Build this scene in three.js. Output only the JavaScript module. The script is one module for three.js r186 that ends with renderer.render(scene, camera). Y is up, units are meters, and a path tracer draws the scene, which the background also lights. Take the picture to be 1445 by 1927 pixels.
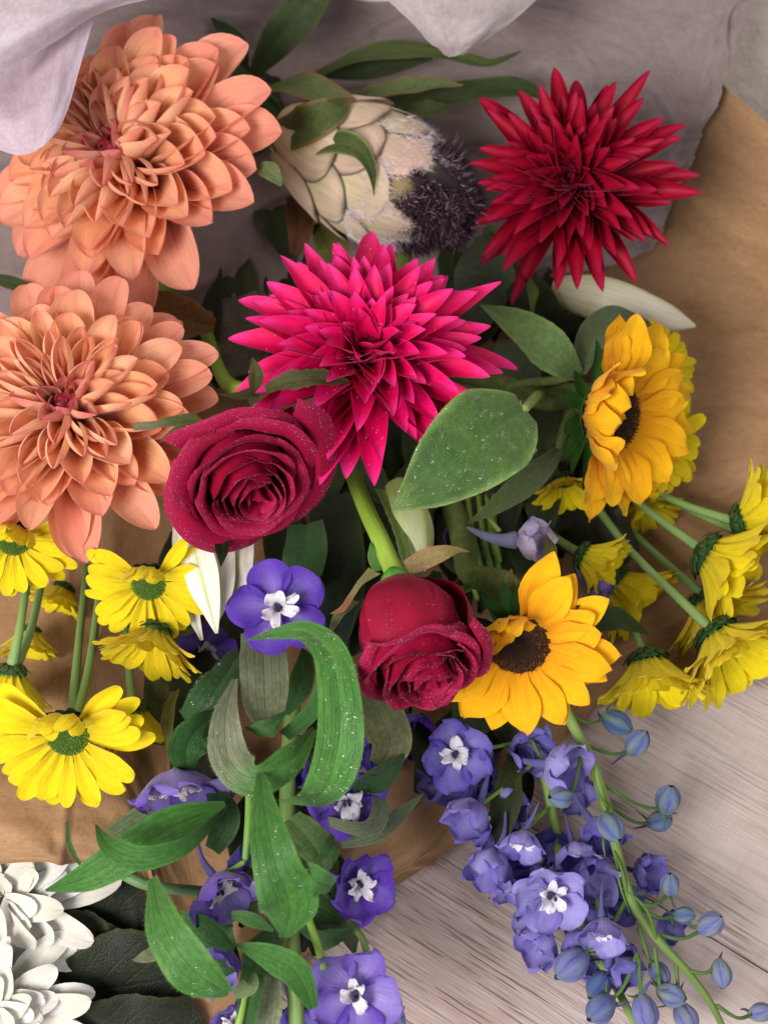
import * as THREE from 'three';
import { ImprovedNoise } from 'three/addons/math/ImprovedNoise.js';
import { mergeGeometries } from 'three/addons/utils/BufferGeometryUtils.js';
import { RectAreaLightUniformsLib } from 'three/addons/lights/RectAreaLightUniformsLib.js';

// ---------------------------------------------------------------- camera, light, exposure
const scene = new THREE.Scene();
const PH_W = 1445, PH_H = 1927, FOV = 42, PITCH = 60, CAM_H = 0.555;
const camera = new THREE.PerspectiveCamera(FOV, PH_W / PH_H, 0.02, 20);
camera.position.set(0, CAM_H, CAM_H / Math.tan(PITCH * Math.PI / 180));
camera.lookAt(0, 0, 0);
camera.updateMatrixWorld(true);
camera.focus = 0.51; camera.userData.fStop = 10;
scene.add(camera);
scene.background = new THREE.Color(0.215, 0.215, 0.222);
RectAreaLightUniformsLib.init();
function windowLight(name, color, power, w, h, at, to) {
  const l = new THREE.RectAreaLight(color, power, w, h);
  l.name = name; l.position.set(...at); l.lookAt(...to); scene.add(l); return l;
}
windowLight('window_light', 0xfff7f0, 21.5, 0.5, 0.44, [-0.48, 0.74, 0.62], [0, 0.06, 0.02]);
windowLight('shop_light', 0xfaf7ff, 12, 0.32, 0.32, [0.55, 0.95, 0.75], [0.05, 0.02, 0.1]);
const renderer = new THREE.WebGLRenderer({ antialias: true });
renderer.toneMapping = THREE.LinearToneMapping;
renderer.toneMappingExposure = 1.0;
renderer.shadowMap.enabled = true;

// ---------------------------------------------------------------- helpers
const V = (x, y, z) => new THREE.Vector3(x, y, z);
const TANH = Math.tan(FOV * Math.PI / 360);
const [RIGHT, UPV, BACK] = [V(), V(), V()]; camera.matrixWorld.extractBasis(RIGHT, UPV, BACK);
const dir = (x, y, z) => V().addScaledVector(RIGHT, x).addScaledVector(UPV, y).addScaledVector(BACK, z).normalize();
// a spot of the photograph at a height above the table top, in metres
function P(px, py, y) {
  const d = V().addScaledVector(RIGHT, (px - PH_W / 2) / (PH_H / 2) * TANH).addScaledVector(UPV, (PH_H / 2 - py) / (PH_H / 2) * TANH).addScaledVector(BACK, -1);
  return camera.position.clone().addScaledVector(d, (y - CAM_H) / d.y);
}
const unit = (p) => -p.clone().sub(camera.position).dot(BACK) * 2 * TANH / PH_H;      // metres per photograph pixel there
const lerp = (a, b, t) => a + (b - a) * t, clamp = (x, a = 0, b = 1) => Math.min(b, Math.max(a, x)), rad = (d) => d * Math.PI / 180;
const sstep = (a, b, x) => { const t = clamp((x - a) / (b - a)); return t * t * (3 - 2 * t); };
let seed = 1; const rnd = () => { seed = (seed + 0x6D2B79F5) | 0; let t = Math.imul(seed ^ seed >>> 15, 1 | seed); t = t + Math.imul(t ^ t >>> 7, 61 | t) ^ t; return ((t ^ t >>> 14) >>> 0) / 4294967296; };
const rr = (a, b) => a + (b - a) * rnd(), jit = (a) => (rnd() * 2 - 1) * a;
const perlin = new ImprovedNoise(), noise = (x, y, z = 0) => perlin.noise(x, y, z);
const fbm = (x, y, z = 0, n = 4) => { let s = 0, a = 0.5; for (let i = 0; i < n; i++) { s += a * noise(x, y, z + i * 7.3); x *= 2.03; y *= 2.03; a *= 0.5; } return s; };
const lin = (h) => { const c = new THREE.Color(h); return [c.r, c.g, c.b]; };
const mix = (a, b, t) => [lerp(a[0], b[0], t), lerp(a[1], b[1], t), lerp(a[2], b[2], t)];
const mul = (a, k) => [a[0] * k, a[1] * k, a[2] * k];
// value of a list of numbers (or vectors as arrays) along 0..1, smooth
function along(list, t) {
  const n = list.length - 1; if (n === 0) return list[0];
  const x = clamp(t) * n, i = Math.min(n - 1, Math.floor(x)), f = x - i;
  const g = (k) => list[Math.min(n, Math.max(0, k))];
  const cr = (a, b, c, d) => 0.5 * (2 * b + (c - a) * f + (2 * a - 5 * b + 4 * c - d) * f * f + (3 * b - a - 3 * c + d) * f * f * f);
  const [a, b, c, d] = [g(i - 1), g(i), g(i + 1), g(i + 2)];
  return Array.isArray(b) ? b.map((_, k) => cr(a[k], b[k], c[k], d[k])) : cr(a, b, c, d);
}
function grid(nu, nv, f, col) {
  const pos = [], uv = [], cl = [], idx = [];
  for (let j = 0; j <= nv; j++) for (let i = 0; i <= nu; i++) {
    const u = i / nu, v = j / nv, p = f(u, v);
    pos.push(p.x, p.y, p.z); uv.push(u, v);
    if (col) cl.push(...col(u * 2 - 1, v));
  }
  for (let j = 0; j < nv; j++) for (let i = 0; i < nu; i++) {
    const a = j * (nu + 1) + i, b = a + 1, c = a + nu + 1, d = c + 1;
    idx.push(a, b, d, a, d, c);
  }
  const g = new THREE.BufferGeometry();
  g.setAttribute('position', new THREE.Float32BufferAttribute(pos, 3));
  g.setAttribute('uv', new THREE.Float32BufferAttribute(uv, 2));
  if (col) g.setAttribute('color', new THREE.Float32BufferAttribute(cl, 3));
  g.setIndex(idx); g.computeVertexNormals();
  return g;
}
// a round tapering tube through points (arrays of Vector3), radii as numbers along it
function tube(pts, radii, col, nv = 20, nu = 9, cap = true, bump = 0) {
  const A = pts.map((p) => [p.x, p.y, p.z]), at = (t) => V(...along(A, t));
  let side = null;
  const frames = [];
  for (let j = 0; j <= nv; j++) {
    const t = j / nv, T = at(Math.min(1, t + 0.01)).sub(at(Math.max(0, t - 0.01))).normalize();
    if (!side) side = V().crossVectors(T, Math.abs(T.y) < 0.8 ? V(0, 1, 0) : V(1, 0, 0)).normalize();
    side = side.clone().addScaledVector(T, -side.dot(T)).normalize();
    frames.push([at(t), side, V().crossVectors(T, side)]);
  }
  return grid(nu, nv, (u, v) => {
    const j = Math.round(v * nv), [c, s, b] = frames[j], a = u * Math.PI * 2;
    let r = Math.max(0, along(radii, v)) * (1 + (bump ? bump * Math.sin(a * 3 + 1) : 0));
    if (cap && (j === 0 || j === nv)) r *= 0.04;
    return c.clone().addScaledVector(s, Math.cos(a) * r).addScaledVector(b, Math.sin(a) * r);
  }, col || (() => [1, 1, 1]));
}
const taken = {};
function numbered(n) { const k = taken[n] = (taken[n] ?? -1) + 1; return k ? n + '_' + String(k).padStart(3, '0') : n; }
function thing(name, label, category, at, group) {
  const o = new THREE.Group(); o.name = numbered(name); o.position.copy(at); scene.add(o);
  o.userData = { label, category }; if (group) o.userData.group = group;
  return o;
}
function part(name, geo, mat, parent) {
  const m = new THREE.Mesh(geo, mat); m.name = name; m.castShadow = m.receiveShadow = true; parent.add(m); return m;
}
function struct(name, geo, mat) { const m = part(name, geo, mat, scene); m.name = numbered(name); m.userData.kind = 'structure'; return m; }
const from = (o) => (px, py, y) => P(px, py, y).sub(o.position);                       // photograph spot in a thing's own axes

// ---------------------------------------------------------------- textures
function tex(w, h, f, srgb = true, rep = [1, 1]) {
  const d = new Uint8Array(w * h * 4);
  for (let y = 0; y < h; y++) for (let x = 0; x < w; x++) {
    let c = f((x + 0.5) / w, (y + 0.5) / h); if (!Array.isArray(c)) c = [c, c, c];
    const k = (y * w + x) * 4; for (let i = 0; i < 3; i++) d[k + i] = clamp(c[i]) * 255; d[k + 3] = 255;
  }
  const t = new THREE.DataTexture(d, w, h); t.magFilter = THREE.LinearFilter; t.minFilter = THREE.LinearFilter;
  t.wrapS = t.wrapT = THREE.RepeatWrapping; t.repeat.set(...rep); if (srgb) t.colorSpace = THREE.SRGBColorSpace; t.needsUpdate = true; return t;
}
const stria = (u, v) => { const k = fbm(u * 26, v * 1.6, 3) + 0.5 * noise(u * 60, v * 2.5, 9); return k; };
const petalMap = tex(128, 256, (u, v) => { const m = 0.95 + 0.10 * stria(u, v) + 0.06 * fbm(u * 6, v * 8, 2); return [m, m, m]; });
const petalBump = tex(128, 256, (u, v) => 0.5 + 0.55 * stria(u, v) + 0.12 * noise(u * 50, v * 70, 4), false);
const velvetMap = tex(256, 256, (u, v) => { const m = 0.93 + 0.12 * fbm(u * 5, v * 5, 2) + 0.14 * noise(u * 90, v * 90, 5); return [m, m, m]; });
const velvetBump = tex(256, 256, (u, v) => 0.5 + 0.3 * noise(u * 80, v * 80, 5) + 0.2 * noise(u * 14, v * 3, 2), false);
function leafVein(u, v, n, slope, arc) {                                               // 0..1 strength of veins
  const x = Math.abs(u - 0.5) * 2, mid = Math.exp(-((x / 0.035) ** 2));
  let s;
  if (arc) { s = 0; for (const r of [0.34, 0.68]) s = Math.max(s, 0.7 * Math.exp(-(((x - r - 0.03 * noise(v * 6, r * 9)) / 0.028) ** 2))); const q = v * 22 - x * 3 + noise(u * 8, v * 9); const f = Math.abs(q - Math.round(q)); s = Math.max(s, 0.1 * Math.exp(-((f / 0.12) ** 2))); }
  else { const q = v * n - x * slope + 0.12 * noise(u * 7, v * 9), f = Math.abs(q - Math.round(q)); s = 0.75 * Math.exp(-((f / 0.055) ** 2)) * (1 - 0.4 * x); const q2 = v * n * 4 + x * 9 + noise(u * 9, v * 9), f2 = Math.abs(q2 - Math.round(q2)); s = Math.max(s, 0.2 * Math.exp(-((f2 / 0.12) ** 2))); }
  return Math.max(mid, s);
}
function leafTextures(n, slope, arc, light) {
  const c = tex(256, 512, (u, v) => { const k = leafVein(u, v, n, slope, arc), b = 0.82 + 0.22 * fbm(u * 9, v * 18, 6) + 0.16 * noise(u * 70, v * 140, 3); return [lerp(b, light[0], k * 0.32), lerp(b, light[1], k * 0.3), lerp(b, light[2], k * 0.32)]; });
  const b = tex(256, 512, (u, v) => 0.62 - 0.3 * leafVein(u, v, n, slope, arc) + 0.2 * fbm(u * 12, v * 24, 6) + 0.2 * noise(u * 60, v * 120, 8), false);
  return [c, b];
}
const [longMap, longBump] = leafTextures(8, 2, true, [0.5, 0.58, 0.48]);
const [pinMap, pinBump] = leafTextures(6, 2.2, false, [1, 1, 0.96]);
const [softMap, softBump] = leafTextures(5, 1.5, false, [0.98, 1, 0.75]);

// ---------------------------------------------------------------- materials
const phys = (o) => new THREE.MeshPhysicalMaterial({ side: THREE.DoubleSide, vertexColors: true, ...o });
const M = {
  dahlia: phys({ map: petalMap, bumpMap: petalBump, bumpScale: 0.00020, roughness: 0.98, transmission: 0.4, thickness: 0, specularIntensity: 0.5, sheen: 0.25, sheenColor: new THREE.Color(1, 0.8, 0.7), sheenRoughness: 0.5 }),
  cactus: phys({ map: petalMap, bumpMap: petalBump, bumpScale: 0.00016, roughness: 0.5, specularIntensity: 0.35, sheen: 0.3, sheenColor: new THREE.Color(1, 0.25, 0.5), sheenRoughness: 0.5 }),
  rose: phys({ map: velvetMap, bumpMap: velvetBump, bumpScale: 0.0003, roughness: 0.62, specularIntensity: 0.3, sheen: 0.55, sheenColor: new THREE.Color(1, 0.28, 0.45), sheenRoughness: 0.4 }),
  yellow: phys({ map: petalMap, bumpMap: petalBump, bumpScale: 0.00024, roughness: 0.97, transmission: 0.2, thickness: 0, specularIntensity: 0.6 }),
  blue: phys({ map: petalMap, bumpMap: petalBump, bumpScale: 0.00020, roughness: 0.97, transmission: 0.18, thickness: 0, specularIntensity: 0.6, sheen: 0.3, sheenColor: new THREE.Color(0.6, 0.6, 1), sheenRoughness: 0.5 }),
  white: phys({ map: petalMap, bumpMap: petalBump, bumpScale: 0.00020, roughness: 0.97, transmission: 0.2, thickness: 0 }),
  leaf: phys({ map: longMap, bumpMap: longBump, bumpScale: 0.0006, roughness: 0.45, specularIntensity: 0.5, sheen: 0.2, sheenColor: new THREE.Color(0.7, 1, 0.7) }),
  pinleaf: phys({ map: pinMap, bumpMap: pinBump, bumpScale: 0.0007, roughness: 0.55, specularIntensity: 0.45, sheen: 0.3, sheenColor: new THREE.Color(0.8, 1, 0.8) }),
  softleaf: phys({ map: softMap, bumpMap: softBump, bumpScale: 0.0003, roughness: 0.55, specularIntensity: 0.4 }),
  stem: phys({ map: petalMap, bumpMap: petalBump, bumpScale: 0.00020, roughness: 0.5, specularIntensity: 0.5 }),
  plain: phys({ roughness: 0.75, specularIntensity: 0.4 }),
  seed: phys({ roughness: 0.7, specularIntensity: 0.35 }),
  fur: phys({ roughness: 0.8, specularIntensity: 0.3, sheen: 0.4, sheenColor: new THREE.Color(0.8, 0.75, 0.9) }),
  drop: new THREE.MeshPhysicalMaterial({ color: 0xffffff, transmission: 1, thickness: 0, ior: 1.5, roughness: 0.03 }),
  mist: new THREE.MeshPhysicalMaterial({ color: 0xffe0ea, transmission: 0.7, thickness: 0.001, ior: 1.4, roughness: 0.12 }),
};

// ---------------------------------------------------------------- petals
const PROF = {
  deco: (v) => v < 0.62 ? lerp(0.36, 1, sstep(0, 0.62, v)) : Math.pow(Math.max(0, 1 - ((v - 0.62) / 0.38) ** 2.2), 0.56),
  cactus: (v) => v < 0.42 ? lerp(0.5, 1, sstep(0, 0.42, v)) : Math.pow(Math.max(0, 1 - ((v - 0.42) / 0.58) ** 1.8), 0.85) * 0.985 + 0.015,
  blade: (v) => v < 0.3 ? lerp(0.6, 1, sstep(0, 0.3, v)) : Math.pow(Math.max(0, 1 - ((v - 0.3) / 0.7) ** 2.0), 0.8) * 0.98 + 0.02,
  ray: (v) => v < 0.6 ? lerp(0.34, 1, sstep(0, 0.6, v)) : Math.pow(Math.max(0, 1 - ((v - 0.6) / 0.4) ** 2.6), 0.5),
  sun: (v) => v < 0.45 ? lerp(0.42, 1, sstep(0, 0.45, v)) : Math.pow(Math.max(0, 1 - ((v - 0.45) / 0.55) ** 1.9), 0.85),
  sep: (v) => v < 0.5 ? lerp(0.28, 1, sstep(0, 0.5, v)) : Math.pow(Math.max(0, 1 - ((v - 0.5) / 0.5) ** 2.0), 0.7),
  round: (v) => v < 0.55 ? lerp(0.28, 1, sstep(0, 0.55, v)) : Math.pow(Math.max(0, 1 - ((v - 0.55) / 0.45) ** 2.3), 0.5),
};
const sq = (o, v) => Array.isArray(o) ? along(o, v) : o;
function frame(axis, roll = 0) {
  const ez = axis.clone().normalize(), ref = Math.abs(ez.dot(UPV)) < 0.95 ? UPV : RIGHT;
  const ex = ref.clone().addScaledVector(ez, -ref.dot(ez)).normalize().applyAxisAngle(ez, roll), ey = V().crossVectors(ez, ex);
  return { ex, ey, ez, at: (x, y, z) => V().addScaledVector(ex, x).addScaledVector(ey, y).addScaledVector(ez, z) };
}
function petal(F, o) {
  const { L, W, phi, r0 = 0, z0 = 0, th, curl = 60, prof = PROF.deco, bend = 0, ruf = 0, rufN = 2.5, groove = 0, nick = 0, nu = 8, nv = 12, twist = 0, col } = o;
  const K = 48, r = [r0], z = [z0], ph = rnd() * 6.28, tv = (t) => 1 - (1 - t) ** 1.7;
  for (let j = 1; j <= K; j++) { const a = rad(sq(th, (j - 0.5) / K)); r.push(r[j - 1] + Math.cos(a) * L / K); z.push(z[j - 1] + Math.sin(a) * L / K); }
  const c = Math.cos(phi), s = Math.sin(phi), get = (q, v) => { const x = v * K, i = Math.min(K - 1, Math.floor(x)); return lerp(q[i], q[i + 1], x - i); };
  return grid(nu, nv, (uu, vv) => {
    const v = tv(vv), u = uu * 2 - 1, a = rad(sq(th, v)), w = Math.max(prof(v) * W / 2, 1e-5), A = rad(sq(curl, v)), k = A / (2 * w);
    let x = Math.abs(A) > 1e-3 ? Math.sin(k * u * w) / k : u * w, y = Math.abs(A) > 1e-3 ? (1 - Math.cos(k * u * w)) / k : 0;
    y += ruf * W * Math.sin(v * rufN * 6.28 + u * 1.5 + ph) * u * u * v - groove * W * Math.exp(-((u / 0.22) ** 2)) * (1 - v * v);
    if (twist) { const q = twist * v, x1 = x * Math.cos(q) - y * Math.sin(q); y = x * Math.sin(q) + y * Math.cos(q); x = x1; }
    x += bend * L * v * v;
    let R = get(r, v), Z = get(z, v);
    if (nick) R -= nick * L * sstep(0.85, 1, v) * Math.exp(-((u / 0.25) ** 2));
    R += -Math.sin(a) * y; Z += Math.cos(a) * y;
    return F.at(R * c - x * s, R * s + x * c, Z);
  }, col && ((u, v) => col(u, tv(v))));
}

// dew: small drops on the upward side of given meshes, as one uncountable part
const dropGeo = new THREE.IcosahedronGeometry(1, 2);
const hairGeo = new THREE.ConeGeometry(1, 1, 3); hairGeo.translate(0, 0.5, 0);
const hairMat = new THREE.MeshPhysicalMaterial({ color: new THREE.Color(...lin('#86b070')), roughness: 0.7 });
function edgeHairs(m, count, len, w) {                                                // fine hairs along a blade's two edges
  const g = m.geometry, p = g.attributes.position, u = g.attributes.uv, edge = [];
  for (let i = 0; i < p.count; i++) if (u.getX(i) < 0.001 || u.getX(i) > 0.999) edge.push(i);
  const L = edge.filter((i) => u.getX(i) < 0.5), E = edge.filter((i) => u.getX(i) > 0.5), im = new THREE.InstancedMesh(hairGeo, hairMat, count), mt = new THREE.Matrix4(), q = new THREE.Quaternion();
  for (let k = 0; k < count; k++) {
    const side = k % 2 ? L : E, other = k % 2 ? E : L, x = rnd() * (side.length - 1.001), i = Math.floor(x), f = x - i, get = (a, b) => V().fromBufferAttribute(p, a).lerp(V().fromBufferAttribute(p, b), f);
    const a = get(side[i], side[i + 1]), d = a.clone().sub(get(other[i], other[i + 1])).normalize().add(V(jit(0.6), jit(0.6), jit(0.6))).normalize();
    q.setFromUnitVectors(V(0, 1, 0), d); mt.compose(a, q, V(w, len * rr(0.5, 1.2), w)); im.setMatrixAt(k, mt);
  }
  im.name = 'edge_hairs'; im.userData.kind = 'stuff'; m.add(im);
}
function dew(parent, geos, count, r0, r1, mat, flat = 0.6, pick = null, name = 'dewdrops') {
  const tri = []; let total = 0;
  for (const g of geos) {
    const p = g.attributes.position, ix = g.index, u = g.attributes.uv;
    for (let k = 0; k < ix.count; k += 3) {
      const [a, b, c] = [0, 1, 2].map((q) => ix.getX(k + q)), A = V().fromBufferAttribute(p, a), B = V().fromBufferAttribute(p, b), C = V().fromBufferAttribute(p, c);
      const w = pick ? pick(u.getX(a) * 2 - 1, u.getY(a)) : 1; if (w <= 0) continue;
      const n = V().crossVectors(B.clone().sub(A), C.clone().sub(A)), ar = n.length() * w; if (ar < 1e-14) continue;
      n.normalize(); total += ar; tri.push([total, A, B, C, n]);
    }
  }
  const im = new THREE.InstancedMesh(dropGeo, mat, count), m = new THREE.Matrix4(), q = new THREE.Quaternion(), up = V(0, 0, 1), sky = dir(0, 0.4, 1);
  for (let i = 0; i < count; i++) {
    const x = rnd() * total; let lo = 0, hi = tri.length - 1; while (lo < hi) { const md = (lo + hi) >> 1; if (tri[md][0] < x) lo = md + 1; else hi = md; }
    const [, A, B, C, n] = tri[lo]; let a = rnd(), b = rnd(); if (a + b > 1) { a = 1 - a; b = 1 - b; }
    const nn = n.clone().multiplyScalar(n.dot(sky) < 0 ? -1 : 1), s = r0 + (r1 - r0) * rnd() ** 3;
    const p = A.clone().addScaledVector(B.clone().sub(A), a).addScaledVector(C.clone().sub(A), b).addScaledVector(nn, s * flat * 0.55);
    q.setFromUnitVectors(up, nn); m.compose(p, q, V(s, s * rr(0.9, 1.15), s * flat)); im.setMatrixAt(i, m);
  }
  im.name = name; im.userData.kind = 'stuff'; im.castShadow = false; parent.add(im); return im;
}

// ---------------------------------------------------------------- leaves
const G = { mid: lin('#4f8f3c'), wet: lin('#3f9a3f'), dark: lin('#274a28'), deep: lin('#16301c'), sage: lin('#8fa88a'), olive: lin('#6a7a3c'), grey: lin('#6f8672'), pale: lin('#9fb27a'), stem: lin('#6f9238'), blackish: lin('#14291b') };
function leafGeo(at, o) {
  const warm = (k) => k && [k[0] * 1.05 + 0.004, k[1] * 0.8, k[2] * 0.82], { pts, hw, n = [0, 0, 1], fold = 0.22, wave = 0.05, waveN = 3, edge = null, serr = 0, nu = 8, nv = 26 } = o, col = warm(o.col || G.mid), col2 = warm(o.col2);
  const pw = pts.map(([x, y, h]) => at(x, y, h)), A = pw.map((p) => [p.x, p.y, p.z]), us = pts.map(([x, y, h]) => unit(P(x, y, h)));
  const ns = (Array.isArray(n[0]) ? n : [n]).map((k) => { const d = dir(...k); return [d.x, d.y, d.z]; });
  const ph = rnd() * 9, pos = (t) => V(...along(A, t));
  return grid(nu, nv, (uu, v) => {
    const u = uu * 2 - 1, p = pos(v), T = pos(Math.min(1, v + 0.02)).sub(pos(Math.max(0, v - 0.02))).normalize();
    let N = V(...along(ns, v)); const B = V().crossVectors(T, N).normalize(); N = V().crossVectors(B, T).normalize();
    let w = Math.max(0.0001, along(hw, v)) * along(us, v);
    if (serr) w *= 1 + serr * (Math.abs(u) > 0.95 ? ((v * 40) % 1) - 0.5 : 0);
    const mid = -0.06 * w * Math.exp(-((u / 0.1) ** 2)), wv = mid + wave * w * (Math.sin(v * waveN * 6.28 + ph + (u > 0 ? 1.3 : 0)) * u * u + 0.5 * noise(v * 4, u * 1.5, ph));
    return p.addScaledVector(B, u * w).addScaledVector(N, (fold * (Math.abs(u) - 0.3) - fold * 0.35 * u * u) * w + wv);
  }, o.tint || ((u, v) => { let c = col2 ? mix(col, col2, sstep(0.35, 0.65, v)) : col; c = mix(c, [c[0] * 1.25 + 0.02, c[1] * 1.2 + 0.02, c[2] * 1.1], 0.7 * sstep(0.82, 1, Math.abs(u)) + 0.12 + 0.4 * noise(u * 2, v * 5, ph)); c = mix(c, lin('#8a8440'), 0.18 * sstep(0.45, 0.62, noise(u * 5, v * 9, ph + 3))); if (edge) c = mix(c, edge, sstep(0.8, 1, Math.max(Math.abs(u), v))); return c; }));
}
const leaf = (o, parent, spec, mat = M.leaf, name = 'leaf') => part(name, leafGeo(from(o), spec), mat, parent);
function stalk(parent, o, pts, r, colors, name = 'stem', mat = M.stem, bump = 0) {
  const at = from(o), w = pts.map((p) => at(...p)), cs = colors;
  return part(name, tube(w, r, (u, v) => Array.isArray(cs[0]) ? along(cs, v) : cs, 26, 10, true, bump), mat, parent);
}

// ---------------------------------------------------------------- the setting: table, wall
{
  // planks of a white-washed laminate, grain running down to the right
  const warp = (u, v) => v + 0.006 * noise(u * 3, v * 4, 1);
  const line = (u, v) => sstep(0.12, 0.55, noise(u * 7, v * 210, 8) + 0.4 * noise(u * 26, v * 460, 4)) * sstep(-0.5, 0.15, noise(u * 2.2, v * 5, 21));
  const woodMap = tex(1024, 2048, (u, v0) => {
    const v = warp(u, v0), g = fbm(u * 2.5, v * 30, 2, 5), fine = noise(u * 20, v * 420, 5);
    const wash = sstep(-0.2, 0.3, fbm(u * 2, v * 3, 12, 4) + 0.25 * noise(u * 4, v * 90, 3)), saw = 0.5 + 0.5 * noise(u * 150, v * 12, 14);
    let c = mix([0.56, 0.49, 0.465], [0.70, 0.635, 0.615], clamp(0.5 + 0.6 * g + 0.45 * fine));
    c = mix(c, [0.80, 0.765, 0.76], 0.6 * wash * (0.72 + 0.28 * saw));
    return mix(c, [0.36, 0.29, 0.285], 0.7 * line(u, v) * (1 - 0.45 * wash));
  });
  const woodBump = tex(1024, 2048, (u, v0) => { const v = warp(u, v0); return 0.6 + 0.2 * noise(u * 16, v * 330, 5) + 0.06 * noise(u * 150, v * 12, 14) - 0.25 * line(u, v); }, false);
  woodMap.wrapS = woodMap.wrapT = woodBump.wrapS = woodBump.wrapT = THREE.MirroredRepeatWrapping;
  const wood = new THREE.MeshPhysicalMaterial({ map: woodMap, bumpMap: woodBump, bumpScale: 0.0005, roughness: 0.55, specularIntensity: 0.5 });
  const t = new THREE.Group(); t.name = 'table_top'; t.userData.kind = 'structure'; scene.add(t);
  t.rotation.y = rad(-33);
  const pw = 0.13, pl = 1.5;
  for (let i = -4; i <= 4; i++) {
    const g = new THREE.BoxGeometry(pl, 0.02, pw - 0.0006), p = g.attributes.position, uv = g.attributes.uv;
    for (let k = 0; k < p.count; k++) uv.setXY(k, p.getX(k) / 0.24 + i * 0.37, (p.getZ(k) + i * 0.071) / 0.24);
    const m = part('plank', g, wood, t); m.position.set((i % 2) * 0.07, -0.01 - (i & 1 ? 0.0002 : 0), i * pw + 0.03);
  }
  const wallMap = tex(512, 512, (u, v) => { const k = 0.95 + 0.06 * fbm(u * 10, v * 10, 3) - 0.05 * sstep(0.42, 0.6, noise(u * 31, v * 31, 7)); return [k, k * 0.965, k * 0.9]; });
  const wallBump = tex(512, 512, (u, v) => 0.5 + 0.5 * fbm(u * 14, v * 14, 3, 5) - 0.12 * sstep(0.38, 0.6, noise(u * 31, v * 31, 7)), false);
  const wall = new THREE.MeshPhysicalMaterial({ map: wallMap, color: 0xffffff, bumpMap: wallBump, bumpScale: 0.003, roughness: 0.85 });
  const g = new THREE.BoxGeometry(2.4, 1.4, 0.1), p = g.attributes.position, uv = g.attributes.uv;
  for (let k = 0; k < p.count; k++) uv.setXY(k, p.getX(k) / 0.16, p.getY(k) / 0.16);
  struct('wall', g, wall).position.set(0, 0.62, -0.31);
}

// ---------------------------------------------------------------- wrapping papers
function sheet(at, rows, nu, nv, o = {}) {
  const { crease = 0.0015, freq = 14, sharp = false, rep = [1, 1], col = [1, 1, 1], sd = 1 } = o;
  const R = rows.map((r) => r.map(([x, y, h]) => { const p = at(x, y, h); return [p.x, p.y, p.z]; }));
  const lerpRow = (r, t) => { const n = r.length - 1, x = t * n, i = Math.min(n - 1, Math.floor(x)), f = x - i; return r[i].map((a, k) => lerp(a, r[i + 1][k], f)); };
  const g = grid(nu, nv, (u, v) => {
    const p = V(...along(R.map((r, k) => sharp && k === 0 ? lerpRow(r, u) : along(r, u)), v));
    const c = crease * (fbm(u * freq * 0.6 + sd, v * freq, sd, 4) + 0.5 * Math.abs(noise(u * freq * 0.35 + v * 5, v * freq * 0.4 - u * 3, sd + 4)));
    const rg = Math.max(0, 0.1 - Math.abs(noise(u * 3.1 + sd * 3, v * 2.7, sd))) + 0.7 * Math.max(0, 0.08 - Math.abs(noise(u * 6 - sd, v * 5 + 2, sd + 9)));
    const c2 = c + (o.ridge || 0) * rg * 10;
    return p.add(V(c2 * 0.3, c2, c2 * 0.6));
  }, () => col);
  const uv = g.attributes.uv; for (let k = 0; k < uv.count; k++) uv.setXY(k, uv.getX(k) * rep[0], uv.getY(k) * rep[1]);
  return g;
}
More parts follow.
